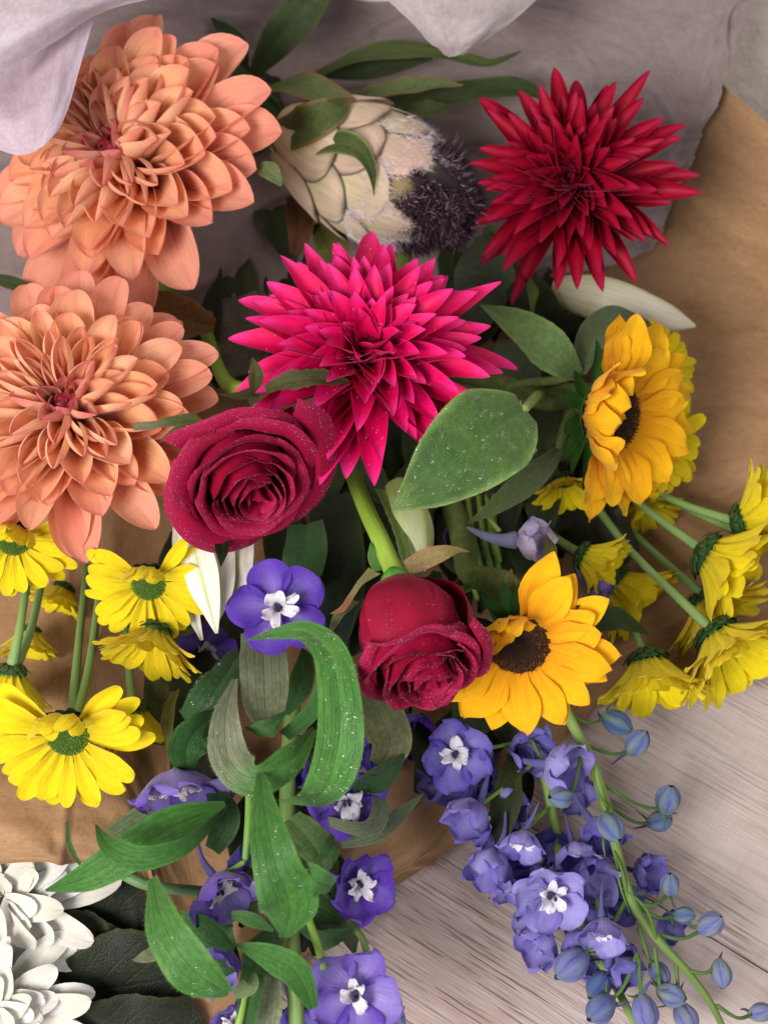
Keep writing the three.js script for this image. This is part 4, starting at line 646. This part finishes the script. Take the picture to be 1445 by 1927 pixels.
{
  seed = 501;
  const t0 = thing('delphinium', 'blue delphinium spike with round buds lying over the wood grain', 'delphinium', P(1130, 1500, 0.01));
  const ST = [[1045, 1300, 0.045], [1078, 1365, 0.045], [1112, 1430, 0.044], [1142, 1520, 0.042], [1160, 1600, 0.04], [1190, 1700, 0.037], [1235, 1765, 0.034], [1290, 1825, 0.03], [1335, 1885, 0.027], [1372, 1960, 0.024]];
  stalk(t0, t0, ST, [0.0024, 0.0022, 0.002, 0.0018, 0.0015, 0.0012], [lin('#7f9a58'), lin('#6f8a48'), lin('#637d40')], 'stem');
  stalk(t0, t0, [[1000, 1340, 0.03], [1020, 1440, 0.03], [1040, 1530, 0.03], [1060, 1640, 0.028], [1100, 1760, 0.024], [1160, 1860, 0.02], [1210, 1960, 0.018]], [0.002, 0.002, 0.0018, 0.0015], lin('#7d9a50'), 'stem');
  const fl = [
    { px: 858, py: 1418, y: 0.05, r: 76, axis: [-0.05, 0.0, 1], open: 26, fade: 0.4, to: [1000, 1390, 0.035], tip: 0 },
    { px: 895, py: 1525, y: 0.045, r: 74, axis: [-0.6, -0.5, 0.6], open: 46, fade: 0.45, closed: 1, spur: 1.3, to: [1010, 1430, 0.035] },
    { px: 930, py: 1612, y: 0.04, r: 72, axis: [-0.35, -0.75, 0.5], open: 48, fade: 0.55, closed: 1, to: [1030, 1520, 0.03] },
    { px: 985, py: 1572, y: 0.048, r: 62, axis: [-0.2, -0.7, 0.6], open: 44, fade: 0.7, to: [1030, 1520, 0.033], tip: 0.5 },
    { px: 1040, py: 1440, y: 0.048, r: 80, axis: [0.6, -0.1, 0.5], open: 48, fade: 0.8, closed: 1, to: [1000, 1390, 0.035], spur: 1.3 },
    { px: 990, py: 1400, y: 0.035, r: 66, axis: [0.2, -0.2, 0.8], open: 44, fade: 0.4, blue: 0.4, closed: 1 },
    { px: 1118, py: 1555, y: 0.03, r: 74, axis: [0.3, -0.6, 0.6], open: 40, fade: 0.3, blue: 0.3, closed: 1 },
    { px: 1038, py: 1680, y: 0.045, r: 80, axis: [-0.12, -0.1, 1], open: 34, fade: 0.8, to: [1065, 1640, 0.028], tip: 0.1 },
    { px: 1105, py: 1640, y: 0.034, r: 72, axis: [0.2, -0.3, 0.8], open: 42, fade: 0.75, closed: 1, to: [1050, 1600, 0.028] },
    { px: 1132, py: 1738, y: 0.044, r: 72, axis: [-0.05, -0.75, 0.62], open: 44, fade: 0.95, to: [1120, 1690, 0.035], tip: 0.6 },
    { px: 1025, py: 1765, y: 0.028, r: 66, axis: [-0.6, -0.4, 0.6], open: 44, fade: 0.6, closed: 1, to: [1080, 1720, 0.025] },
    { px: 1150, py: 1690, y: 0.022, r: 62, axis: [0.4, 0, 0.9], open: 38, fade: 0.4, blue: 0.3, closed: 1 },
    { px: 830, py: 1470, y: 0.03, r: 52, axis: [-0.8, 0.1, 0.5], open: 35, fade: 0.2, closed: 1, spur: 0 },
    { px: 1075, py: 1480, y: 0.026, r: 62, axis: [0.2, -0.3, 0.9], open: 40, fade: 0.7, closed: 1, spur: 0.6 },
    { px: 1080, py: 1600, y: 0.036, r: 60, axis: [0.1, -0.5, 0.8], open: 42, fade: 0.9, closed: 1, spur: 0.8 },
    { px: 955, py: 1660, y: 0.026, r: 52, axis: [-0.2, -0.8, 0.5], open: 45, fade: 0.7, closed: 1, spur: 0.5 },
    { px: 1010, py: 1720, y: 0.03, r: 56, axis: [-0.6, -0.3, 0.7], open: 38, fade: 0.8, closed: 1, spur: 0 },
    { px: 1095, py: 1760, y: 0.026, r: 56, axis: [0.1, -0.5, 0.8], open: 38, fade: 0.4, closed: 1, spur: 0 },
    { px: 1160, py: 1790, y: 0.018, r: 50, axis: [0.4, -0.4, 0.8], open: 38, fade: 0.3, blue: 0.3, closed: 1, spur: 0.6 },
    { px: 960, py: 1500, y: 0.03, r: 60, axis: [-0.1, -0.5, 0.9], open: 38, fade: 0.5, closed: 1, spur: 0.8 },
    { px: 880, py: 1470, y: 0.022, r: 70, axis: [-0.7, 0, 0.6], open: 35, fade: 0.1, closed: 1 },
    { px: 1000, py: 1640, y: 0.018, r: 62, axis: [-0.5, -0.2, 0.8], open: 35, fade: 0.1, closed: 1 },
    { px: 1205, py: 1640, y: 0.018, r: 56, axis: [0.6, 0.2, 0.8], open: 44, fade: 0.4, blue: 0.4, closed: 1 },
    { px: 1250, py: 1735, y: 0.016, r: 52, axis: [0.5, -0.2, 0.8], open: 48, fade: 0.4, blue: 0.4, closed: 1 },
    { px: 1105, py: 1810, y: 0.016, r: 50, axis: [0.3, -0.3, 0.8], open: 48, fade: 0.3, blue: 0.3, closed: 1 },
  ];
  for (const f of fl) floret(t0, { pal: [lin('#4c3aa8'), lin('#a29adc')], ...f, fade: (f.fade ?? 0.4) * 0.8 + 0.25 });
  for (let k = 0; k < 16; k++) { const t = (k + 0.5) / 16, x = lerp(900, 1170, t) + jit(55), y = lerp(1420, 1830, t) + jit(30); floret(t0, { pal: [lin('#43329c'), lin('#8a84ce')], px: x, py: y, y: rr(0.014, 0.03), r: rr(44, 60), axis: [jit(0.6), -0.5 + jit(0.4), 0.7], open: 40, fade: rr(0.2, 0.9), blue: rr(0, 0.4), closed: 1, spur: rnd() < 0.5 ? 0.7 : 0 }); }
  const bd = [
    [1160, 1360, 0.035, 36, [0.8, -0.4, 0.4], [1075, 1350, 0.045]], [1198, 1398, 0.035, 38, [0.45, 0.75, 0.45], [1095, 1398, 0.045]], [1055, 1500, 0.055, 37, [-0.8, 0.1, 0.6], [1095, 1405, 0.046]], [1150, 1556, 0.055, 36, [0.3, -0.55, 0.7], [1143, 1510, 0.044]],
    [1256, 1505, 0.033, 36, [0.1, 0.85, 0.4], [1125, 1470, 0.043]], [1240, 1545, 0.022, 30, [0.6, 0.3, 0.5], [1140, 1510, 0.042]], [1260, 1665, 0.034, 36, [-0.05, 0.9, 0.4], [1190, 1700, 0.037]], [1286, 1722, 0.028, 30, [0.8, 0.2, 0.5], [1195, 1702, 0.036]],
    [1336, 1740, 0.03, 36, [0.55, 0.6, 0.5], [1225, 1755, 0.034]], [1356, 1832, 0.028, 32, [0.05, -0.85, 0.5], [1290, 1825, 0.03]], [1075, 1815, 0.035, 52, [-0.75, -0.4, 0.5], [1180, 1690, 0.035], 0.9, 0.4], [1130, 1898, 0.03, 46, [-0.7, -0.3, 0.6], [1200, 1790, 0.03], 0.6, 0.4],
    [1212, 1905, 0.03, 44, [0.2, -0.85, 0.5], [1200, 1800, 0.03], 1, 0.4], [1262, 1872, 0.028, 36, [0.7, -0.1, 0.6], [1230, 1780, 0.033]], [1430, 1905, 0.022, 34, [0.7, 0.4, 0.5], [1345, 1890, 0.027]], [1240, 1832, 0.024, 34, [0.4, -0.5, 0.6], [1200, 1740, 0.035]], [1128, 1852, 0.02, 40, [-0.6, -0.5, 0.5], [1190, 1800, 0.02], 0.2, 0.2], [1290, 1915, 0.02, 34, [0.4, -0.7, 0.5], [1270, 1810, 0.03]], [1195, 1690, 0.024, 30, [-0.3, 0.4, 0.8], [1195, 1705, 0.035]],
  ];
  for (const [px, py, y, r, axis, to, pal, grn] of bd) bud(t0, { px, py, y, r, axis, to, pal, grn });
  for (const q of [[[1142, 1520, 0.044], [1120, 1480, 0.05], [1118, 1440, 0.05]], [[1145, 1540, 0.044], [1135, 1580, 0.05], [1138, 1612, 0.05]], [[1160, 1600, 0.04], [1165, 1660, 0.04], [1185, 1720, 0.036]], [[1180, 1690, 0.038], [1170, 1640, 0.042], [1155, 1600, 0.042]], [[1235, 1770, 0.034], [1215, 1710, 0.045], [1170, 1670, 0.05]]]) stalk(t0, t0, q, [0.0008, 0.0006, 0.0002], lin('#5c7a38'), 'bract');
}
{
  seed = 540;
  const t0 = thing('delphinium', 'lilac delphinium bud with curved spur between the big wet leaf and yellow flowers', 'delphinium', P(980, 1010, 0.05));
  floret(t0, { px: 985, py: 1012, y: 0.075, r: 66, axis: [0.85, -0.05, 0.5], open: 58, fade: 1.1, colB: lin('#c3b6d2'), colA: D.lilac, blue: 0.05, closed: 1, spur: 0 });
  stalk(t0, t0, [[972, 1016, 0.074], [945, 1016, 0.075], [912, 1008, 0.076], [878, 992, 0.072]], [0.004, 0.0026, 0.0018, 0.0006], lin('#7f84a4'), 'spur', M.blue);
  stalk(t0, t0, [[940, 1000, 0.074], [920, 975, 0.07], [905, 955, 0.06]], [0.001, 0.001, 0.001], lin('#7fa04a'), 'pedicel');
  for (const [x0, x1, y1, h] of [[880, 915, 1100, 0.05], [900, 935, 1110, 0.052], [915, 950, 1115, 0.05], [860, 890, 1090, 0.045], [845, 900, 1130, 0.04], [930, 940, 1060, 0.06]]) stalk(t0, t0, [[x0, 930, h - 0.01], [(x0 + x1) / 2 - 6, (930 + y1) / 2, h], [x1, y1, h - 0.006]], [0.0012, 0.0014, 0.0012], lin('#64823c'));
  floret(t0, { px: 855, py: 1000, y: 0.035, r: 50, axis: [0.3, -0.3, 0.8], open: 40, fade: 0.4, blue: 0.3, closed: 1 });
  floret(t0, { px: 1115, py: 1108, y: 0.05, r: 44, axis: [0.7, -0.4, 0.5], open: 50, fade: 0.9, blue: 0.3, closed: 1 });
}
{
  seed = 561;
  const t0 = thing('delphinium', 'violet delphinium with curling leaves and open florets below the roses', 'delphinium', P(540, 1500, 0.02));
  stalk(t0, t0, [[560, 1250, 0.04], [545, 1400, 0.05], [540, 1550, 0.05], [545, 1700, 0.05], [552, 1800, 0.048], [560, 1960, 0.04]], [0.0032, 0.0032, 0.003, 0.003, 0.003], [lin('#6f8f4a'), lin('#7d9c5c')], 'stem');
  stalk(t0, t0, [[470, 1450, 0.08], [468, 1540, 0.08], [462, 1620, 0.075]], [0.0014, 0.0014, 0.0012], lin('#6f9a48'), 'pedicel');
  stalk(t0, t0, [[575, 1715, 0.07], [595, 1770, 0.074], [610, 1825, 0.07]], [0.0014, 0.0014, 0.0014], lin('#8ab04e'), 'pedicel');
  stalk(t0, t0, [[655, 1735, 0.05], [678, 1760, 0.056], [690, 1790, 0.058]], [0.0013, 0.0013, 0.0013], lin('#7f9c5c'), 'pedicel');
  stalk(t0, t0, [[462, 1860, 0.062], [455, 1900, 0.062], [445, 1950, 0.06]], [0.0014, 0.0014, 0.0014], lin('#86ac50'), 'pedicel');
  stalk(t0, t0, [[225, 1640, 0.076], [290, 1668, 0.074], [420, 1680, 0.05]], [0.0022, 0.002, 0.002], lin('#5f7f54'), 'leaf_stalk');
  const fl = [
    { px: 525, py: 1140, y: 0.098, r: 92, axis: [0.02, -0.12, 1], open: 6, fade: 0.12, tip: 0, roll: 0.25 },
    { px: 390, py: 1225, y: 0.035, r: 62, axis: [0.2, -0.3, 0.9], open: 15, fade: 0.2 },
    { px: 330, py: 1462, y: 0.07, r: 108, axis: [0.12, -0.86, 0.42], open: 30, fade: 0.55, tip: 0, spur: 0, roll: 0 },
    { px: 408, py: 1660, y: 0.07, r: 92, axis: [0.42, -0.62, 0.6], open: 40, fade: 0.75, tip: 0.6, to: [462, 1620, 0.075] },
    { px: 668, py: 1662, y: 0.066, r: 84, axis: [0.5, 0.0, 0.85], open: 38, fade: 0.12, tip: 0.15 },
    { px: 668, py: 1868, y: 0.062, r: 96, axis: [0.02, 0.05, 1], open: 22, fade: 0.62, tip: 0.05, to: [690, 1790, 0.058] },
    { px: 650, py: 1505, y: 0.055, r: 80, axis: [0.3, -0.3, 0.9], open: 16, fade: 0.2, tip: 0 },
    { px: 415, py: 1800, y: 0.04, r: 70, axis: [-0.1, -0.5, 0.85], open: 35, fade: 0.7, blue: 0.3, closed: 1 },
    { px: 440, py: 1915, y: 0.035, r: 60, axis: [0.3, -0.3, 0.9], open: 30, fade: 0.5 },
    { px: 700, py: 1400, y: 0.025, r: 66, axis: [0.3, -0.3, 0.9], open: 25, fade: 0.0, closed: 1 },
    { px: 780, py: 1372, y: 0.03, r: 66, axis: [0, -0.3, 0.9], open: 25, fade: 0.05, closed: 1 },
    { px: 480, py: 1640, y: 0.035, r: 80, axis: [0, 0.2, 0.9], open: 35, fade: 0.2, blue: 0.7, closed: 1 },
    { px: 560, py: 1440, y: 0.045, r: 60, axis: [-0.3, 0, 0.9], open: 25, fade: 0.2, closed: 1 },
    { px: 560, py: 1905, y: 0.025, r: 70, axis: [0.3, -0.3, 0.8], open: 35, fade: 0.3, blue: 0.6, closed: 1 },
  ];
  for (const f of fl) floret(t0, f);
  bud(t0, { px: 745, py: 1915, y: 0.05, r: 26, axis: [0.6, -0.6, 0.5], to: [690, 1930, 0.045], pal: 1 });
  const g1 = lin('#46963a'), g2 = lin('#3a8434'), dk = lin('#245a2a'), md = lin('#357a35');
  const LV = [
    { d: 230, pts: [[456, 1208, 0.108], [515, 1192, 0.117], [575, 1188, 0.124], [622, 1232, 0.128], [640, 1325, 0.125], [634, 1425, 0.117], [597, 1500, 0.102], [530, 1508, 0.088]], hw: [1, 12, 24, 34, 42, 46, 36, 7], n: [[0, 0.8, 0.6], [0.1, 0.6, 0.8], [0.3, 0.4, 0.85], [0.35, 0.1, 0.9], [0.2, 0, 1], [0.2, -0.2, 1], [0, -0.7, 0.7], [-0.2, -0.8, 0.5]], col: lin('#4a9a42'), fold: 0.16, nv: 44 },
    { pts: [[612, 1212, 0.122], [604, 1270, 0.112], [590, 1335, 0.1], [535, 1385, 0.088]], hw: [10, 14, 16, 14], n: [[-0.7, 0.2, 0.6], [-0.8, 0, 0.5], [-0.6, -0.4, 0.6], [-0.2, -0.6, 0.7]], col: md },
    { d: 30, pts: [[442, 1278, 0.085], [425, 1345, 0.1], [432, 1425, 0.106], [482, 1468, 0.108], [545, 1432, 0.108], [592, 1372, 0.104]], hw: [5, 24, 38, 34, 32, 6], n: [[-0.1, 0.2, 1], [0, 0.1, 1], [0.2, 0.5, 0.8], [0, -0.3, 0.9], [0.1, -0.3, 0.9], [0.2, -0.2, 0.9]], col: lin('#87a487'), col2: lin('#3f8a35'), nv: 36 },
    { pts: [[492, 1185, 0.07], [497, 1260, 0.085], [500, 1330, 0.09], [508, 1385, 0.088]], hw: [40, 46, 40, 10], n: [0, 0.1, 1], col: lin('#6f8d6f'), col2: lin('#74906c'), fold: 0.05 },
    { pts: [[462, 1372, 0.094], [500, 1372, 0.1], [540, 1338, 0.1]], hw: [6, 24, 2], n: [0.2, -0.5, 0.8], col: md },
    { d: 40, pts: [[452, 1225, 0.06], [420, 1275, 0.076], [385, 1325, 0.08], [352, 1360, 0.07]], hw: [18, 34, 36, 26], n: [-0.15, 0.2, 1], col: lin('#246030'), fold: 0.1 },
    { pts: [[415, 1338, 0.078], [375, 1372, 0.084], [352, 1410, 0.082], [352, 1450, 0.072]], hw: [6, 34, 38, 14], n: [0.3, -0.3, 0.9], col: lin('#2a6a2e'), wave: 0.12 },
    { pts: [[330, 1300, 0.06], [316, 1350, 0.064], [322, 1420, 0.06]], hw: [12, 16, 6], n: [-0.5, 0.3, 0.8], col: lin('#6f7f3c') },
    { d: 40, pts: [[490, 1452, 0.11], [500, 1540, 0.118], [522, 1635, 0.116], [545, 1705, 0.106], [535, 1764, 0.092]], hw: [6, 30, 46, 54, 6], n: [[0, 0.2, 1], [0, 0.1, 1], [0.1, 0, 1], [0.15, -0.15, 1], [0, -0.3, 1]], col: g2, fold: 0.2, wave: 0.1, nv: 40 },
    { pts: [[555, 1640, 0.108], [595, 1660, 0.112], [626, 1668, 0.106]], hw: [32, 30, 12], n: [0.1, -0.1, 1], col: g2, wave: 0.1 },
    { pts: [[86, 1676, 0.07], [165, 1650, 0.08], [250, 1600, 0.085], [335, 1550, 0.085], [425, 1515, 0.08]], hw: [2, 27, 38, 36, 8], n: [[0, 0.1, 1], [0, 0.1, 1], [-0.1, 0.3, 0.95]], col: lin('#3f8c38'), fold: 0.18, nv: 40 },
    { pts: [[181, 1552, 0.092], [208, 1592, 0.1], [262, 1615, 0.102], [325, 1602, 0.1], [378, 1570, 0.094], [428, 1518, 0.084]], hw: [2, 19, 25, 21, 15, 5], n: [[0.4, 0.5, 0.7], [0.2, 0.2, 0.9], [0, -0.2, 1], [0, -0.3, 1], [-0.1, -0.4, 0.9]], col: lin('#3a8434'), nv: 40 },
    { d: 20, pts: [[287, 1652, 0.082], [302, 1725, 0.092], [338, 1795, 0.094], [385, 1845, 0.088], [432, 1868, 0.08]], hw: [9, 34, 46, 40, 9], n: [-0.05, 0, 1], col: lin('#469040'), fold: 0.16, nv: 36 },
    { pts: [[445, 1777, 0.08], [505, 1800, 0.088], [558, 1832, 0.088], [590, 1898, 0.076]], hw: [3, 24, 28, 10], n: [0.1, 0.1, 1], col: g2 },
    { pts: [[436, 1722, 0.084], [472, 1730, 0.088], [515, 1752, 0.084]], hw: [8, 15, 3], n: [0, -0.1, 1], col: md },
    { pts: [[340, 1725, 0.06], [390, 1752, 0.07], [440, 1788, 0.066]], hw: [12, 24, 4], n: [0.1, 0.1, 1], col: lin('#2f7030') },
    { pts: [[478, 1790, 0.058], [472, 1860, 0.062], [458, 1945, 0.06]], hw: [16, 26, 14], n: [0.4, 0, 0.9], col: md },
    { pts: [[506, 1815, 0.05], [503, 1880, 0.052], [495, 1960, 0.05]], hw: [18, 28, 24], n: [0, 0.1, 1], col: lin('#7f9f78') },
    { pts: [[556, 1742, 0.055], [608, 1768, 0.062], [664, 1748, 0.06]], hw: [6, 26, 3], n: [0.1, -0.4, 0.9], col: lin('#2f6c33') },
    { pts: [[540, 1690, 0.05], [585, 1700, 0.055], [645, 1735, 0.05]], hw: [20, 34, 8], n: [0.1, 0.4, 0.9], col: dk },
    { pts: [[700, 1470, 0.05], [716, 1520, 0.056], [690, 1560, 0.056], [600, 1540, 0.05]], hw: [10, 18, 18, 8], n: [[0.6, 0.1, 0.7], [0.3, 0, 0.9], [0, -0.3, 0.9], [0, -0.3, 0.9]], col: lin('#7a987a') },
    { pts: [[640, 1585, 0.04], [715, 1560, 0.045], [798, 1493, 0.045]], hw: [12, 20, 1], n: [0, 0.1, 1], col: lin('#6f9170') },
    { pts: [[675, 1275, 0.05], [712, 1340, 0.066], [735, 1400, 0.068], [712, 1440, 0.062]], hw: [30, 44, 40, 20], n: [0.1, 0.1, 1], col: lin('#66805a'), col2: lin('#70835a') },
    { pts: [[764, 1418, 0.066], [735, 1450, 0.066], [700, 1475, 0.06], [690, 1510, 0.05]], hw: [3, 24, 34, 20], n: [0.1, -0.5, 0.8], col: lin('#2d5f37') },
    { pts: [[580, 1225, 0.06], [565, 1290, 0.066], [540, 1345, 0.06]], hw: [14, 24, 4], n: [0.3, 0, 0.9], col: lin('#2b6a2f') },
    { pts: [[128, 1545, 0.055], [132, 1590, 0.06], [155, 1632, 0.056]], hw: [4, 7, 3], n: [-0.4, 0.2, 0.9], col: lin('#4c7f40'), fold: 0.5 },
    { pts: [[545, 1540, 0.075], [590, 1590, 0.082], [612, 1640, 0.08]], hw: [24, 36, 14], n: [0.3, 0.2, 0.9], col: lin('#4f7f48') },
    { pts: [[600, 1640, 0.075], [622, 1600, 0.084], [625, 1570, 0.08]], hw: [18, 20, 4], n: [0.4, 0.1, 0.9], col: lin('#3f8338') },
    { pts: [[330, 1500, 0.04], [270, 1540, 0.04], [150, 1610, 0.034]], hw: [18, 26, 10], n: [0, 0.3, 0.95], col: lin('#5f8258') },
    { pts: [[420, 1690, 0.045], [400, 1750, 0.045], [440, 1830, 0.04]], hw: [24, 40, 20], n: [0, 0.1, 1], col: dk },
    { pts: [[520, 1760, 0.06], [490, 1800, 0.062], [470, 1850, 0.058]], hw: [20, 34, 14], n: [0.2, 0.1, 1], col: dk },
    { pts: [[300, 1790, 0.04], [275, 1800, 0.042], [250, 1808, 0.042]], hw: [14, 12, 1], n: [0, 0.1, 1], col: lin('#8aa880') },
    { pts: [[440, 1870, 0.07], [470, 1855, 0.074], [478, 1830, 0.07]], hw: [10, 16, 4], n: [-0.2, 0.2, 1], col: lin('#6f9866') },
    { pts: [[395, 1480, 0.06], [425, 1540, 0.068], [400, 1600, 0.06]], hw: [14, 30, 16], n: [-0.2, 0.1, 0.9], col: dk },
    { pts: [[640, 1640, 0.04], [600, 1660, 0.05], [560, 1720, 0.04]], hw: [20, 40, 30], n: [0, 0.1, 1], col: dk },
  ];
  for (const l of LV) { const m = leaf(t0, t0, { fold: 0.2, wave: 0.08, nu: 10, ...l }); if (l.d) edgeHairs(m, 240, 0.0011, 0.000025); if (l.d) dew(m, [m.geometry], l.d, 0.0003, 0.0015, M.drop, 0.62, (u, v) => v > 0.25 && v < 0.9 ? 1 : 0.15); }
}

// ---------------------------------------------------------------- white chrysanthemums low in the corner, with their dark leaves
function mum(o) {
  seed = o.seed;
  const c = P(o.px, o.py, o.y), R = o.r * unit(c), t0 = thing('white_chrysanthemum', o.label, 'chrysanthemum', c, 'white chrysanthemums in the corner'), F = frame(dir(...o.axis));
  for (let i = 0; i < 52; i++) {
    const t = i / 51, a = rnd();
    part('petal', petal(F, { L: R * lerp(1.12, 0.5, t) * rr(0.85, 1.1), W: R * lerp(0.29, 0.22, t), phi: i * 2.39996 + jit(0.25), r0: R * 0.05, z0: R * 0.14 * t, th: [lerp(25, 75, t) + jit(8), lerp(4, 50, t) + jit(10), lerp(-25, 20, t) + jit(28)], curl: [120, 60, 30 + jit(40)], prof: PROF.ray, groove: 0.11, ruf: 0.05, nick: 0.05, bend: jit(0.2), twist: jit(0.5), nu: 8, nv: 11, col: (u, v) => mix(mix(lin('#d2d3c8'), lin('#e2e2e2'), sstep(0, 0.5, v)), lin('#dcd8c2'), 0.6 * a) }), M.white, t0);
  }
  for (const l of o.leaves) leaf(t0, t0, { fold: 0.12, wave: 0.12, waveN: 3, col: G.blackish, serr: 0.05, nu: 10, ...l }, M.pinleaf);
}
mum({ label: 'white chrysanthemum under the brown paper edge, upper of the two in the corner', px: 20, py: 1690, y: 0.001, r: 225, axis: [-0.15, 0.05, 1], seed: 601, leaves: [
  { pts: [[120, 1760, 0.001], [220, 1720, 0.005], [330, 1700, 0.003]], hw: [30, 80, 30] }, { pts: [[180, 1640, 0.003], [260, 1690, 0.005], [330, 1790, 0.003]], hw: [20, 70, 40] }, { pts: [[60, 1780, 0.001], [150, 1800, 0.004], [250, 1800, 0.002]], hw: [60, 90, 40] }] });
mum({ label: 'white chrysanthemum at the bottom edge, lower of the two in the corner', px: 0, py: 1905, y: 0.001, r: 200, axis: [-0.1, 0.3, 0.95], seed: 613, leaves: [
  { pts: [[120, 1880, 0.001], [230, 1860, 0.005], [360, 1850, 0.004], [400, 1960, 0.003]], hw: [60, 110, 80, 40] }, { pts: [[100, 1960, 0.002], [250, 1960, 0.005], [420, 1940, 0.003]], hw: [60, 90, 60] }, { pts: [[240, 1780, 0.002], [330, 1830, 0.006], [400, 1940, 0.003]], hw: [30, 80, 50] }, { pts: [[380, 1980, 0.003], [430, 1940, 0.006], [450, 1900, 0.004]], hw: [40, 40, 4] }] });

// ---------------------------------------------------------------- single leaves that fill the bouquet
{
  seed = 701;
  const single = (label, spec, mat = M.softleaf) => { const t = thing('leaf', label, 'leaf', P(...spec.pts[0])); leaf(t, t, spec, mat, 'blade'); stalk(t, t, [spec.pts[0], [spec.pts[0][0] * 1.02 - spec.pts[1][0] * 0.02, spec.pts[0][1] - 14, spec.pts[0][2] - 0.012]], [0.0014, 0.0014], spec.col, 'leaf_stalk'); return t; };
  single('olive brown leaf between the two orange dahlias', { pts: [[190, 545, 0.07], [270, 575, 0.078], [345, 598, 0.078], [405, 612, 0.074]], hw: [16, 38, 44, 14], n: [0, 0.4, 0.9], col: lin('#6b5c30') });
  single('curled green leaf under the left of the crimson dahlia', { pts: [[925, 440, 0.07], [968, 490, 0.08], [998, 545, 0.08], [1000, 592, 0.072]], hw: [8, 22, 24, 6], n: [[0.6, 0, 0.7], [0.8, 0.2, 0.5], [0.7, 0.3, 0.6]], col: lin('#5f8038'), fold: 0.4 });
  single('greyish green leaf between the protea and the curled green leaf', { pts: [[915, 445, 0.045], [912, 520, 0.055], [890, 610, 0.05]], hw: [16, 58, 30], n: [0, 0.1, 1], col: lin('#4f6a52'), fold: 0.1 }, M.pinleaf);
  single('dark green leaf standing right of the crimson dahlia stem', { pts: [[960, 480, 0.05], [1000, 560, 0.056], [1060, 640, 0.05]], hw: [16, 40, 24], n: [0, 0.1, 1], col: lin('#1f3a22') });
  single('grey green leaf patch left of the magenta dahlia', { pts: [[440, 560, 0.035], [445, 630, 0.04], [470, 700, 0.036]], hw: [44, 60, 40], n: [0, 0.1, 1], col: lin('#6a7a70'), fold: 0.05, wave: 0.2 });
  single('dark olive leaf below the protea, above the magenta dahlia', { pts: [[600, 420, 0.06], [625, 460, 0.066], [640, 500, 0.06]], hw: [14, 32, 16], n: [0, 0.1, 1], col: lin('#4d5a2a') });
  single('dull brown leaf right of the big orange dahlia', { pts: [[550, 370, 0.06], [565, 420, 0.066], [555, 480, 0.06]], hw: [12, 26, 10], n: [0.2, 0.1, 1], col: lin('#4f3a22') });
  single('dark leaf below the yellow flowers behind the lilac bud', { pts: [[1060, 930, 0.03], [1110, 980, 0.034], [1190, 1050, 0.024]], hw: [50, 80, 20], n: [0, 0.1, 1], col: lin('#1c2c1a'), wave: 0.2 });
  single('thin dark leaf at the left edge between the orange dahlias', { pts: [[-20, 520, 0.08], [30, 535, 0.084], [90, 560, 0.08]], hw: [8, 14, 3], n: [0, 0.3, 0.9], col: lin('#33502c') });
  single('muted green leaf behind the closed hanging yellow flower', { pts: [[350, 1180, 0.03], [320, 1260, 0.036], [290, 1400, 0.03]], hw: [20, 44, 20], n: [0, 0.1, 1], col: lin('#5f7444') });
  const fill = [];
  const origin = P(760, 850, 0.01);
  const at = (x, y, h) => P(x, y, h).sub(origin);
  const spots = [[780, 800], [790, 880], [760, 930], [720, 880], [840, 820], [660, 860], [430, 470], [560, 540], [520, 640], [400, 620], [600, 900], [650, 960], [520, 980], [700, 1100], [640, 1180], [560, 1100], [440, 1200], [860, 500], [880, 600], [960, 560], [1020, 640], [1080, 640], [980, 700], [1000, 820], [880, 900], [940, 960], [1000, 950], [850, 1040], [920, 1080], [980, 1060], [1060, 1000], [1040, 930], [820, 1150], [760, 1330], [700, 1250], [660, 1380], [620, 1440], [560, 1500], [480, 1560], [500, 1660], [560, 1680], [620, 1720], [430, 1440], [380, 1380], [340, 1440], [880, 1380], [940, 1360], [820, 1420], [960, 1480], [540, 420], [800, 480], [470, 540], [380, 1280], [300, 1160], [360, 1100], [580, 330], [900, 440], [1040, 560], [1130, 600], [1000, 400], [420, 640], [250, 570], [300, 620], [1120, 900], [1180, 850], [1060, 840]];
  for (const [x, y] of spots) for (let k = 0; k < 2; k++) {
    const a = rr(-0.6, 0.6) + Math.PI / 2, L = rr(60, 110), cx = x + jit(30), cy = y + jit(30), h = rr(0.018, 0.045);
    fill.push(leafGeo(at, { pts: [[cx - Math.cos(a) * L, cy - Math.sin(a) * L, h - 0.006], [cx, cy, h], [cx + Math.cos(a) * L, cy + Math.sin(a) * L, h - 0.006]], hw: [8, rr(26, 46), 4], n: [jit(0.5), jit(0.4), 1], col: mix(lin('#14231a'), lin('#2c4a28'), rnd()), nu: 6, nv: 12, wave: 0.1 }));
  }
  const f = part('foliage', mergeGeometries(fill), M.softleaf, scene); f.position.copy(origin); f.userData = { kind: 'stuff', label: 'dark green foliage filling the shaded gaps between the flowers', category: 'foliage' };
}

renderer.render(scene, camera);
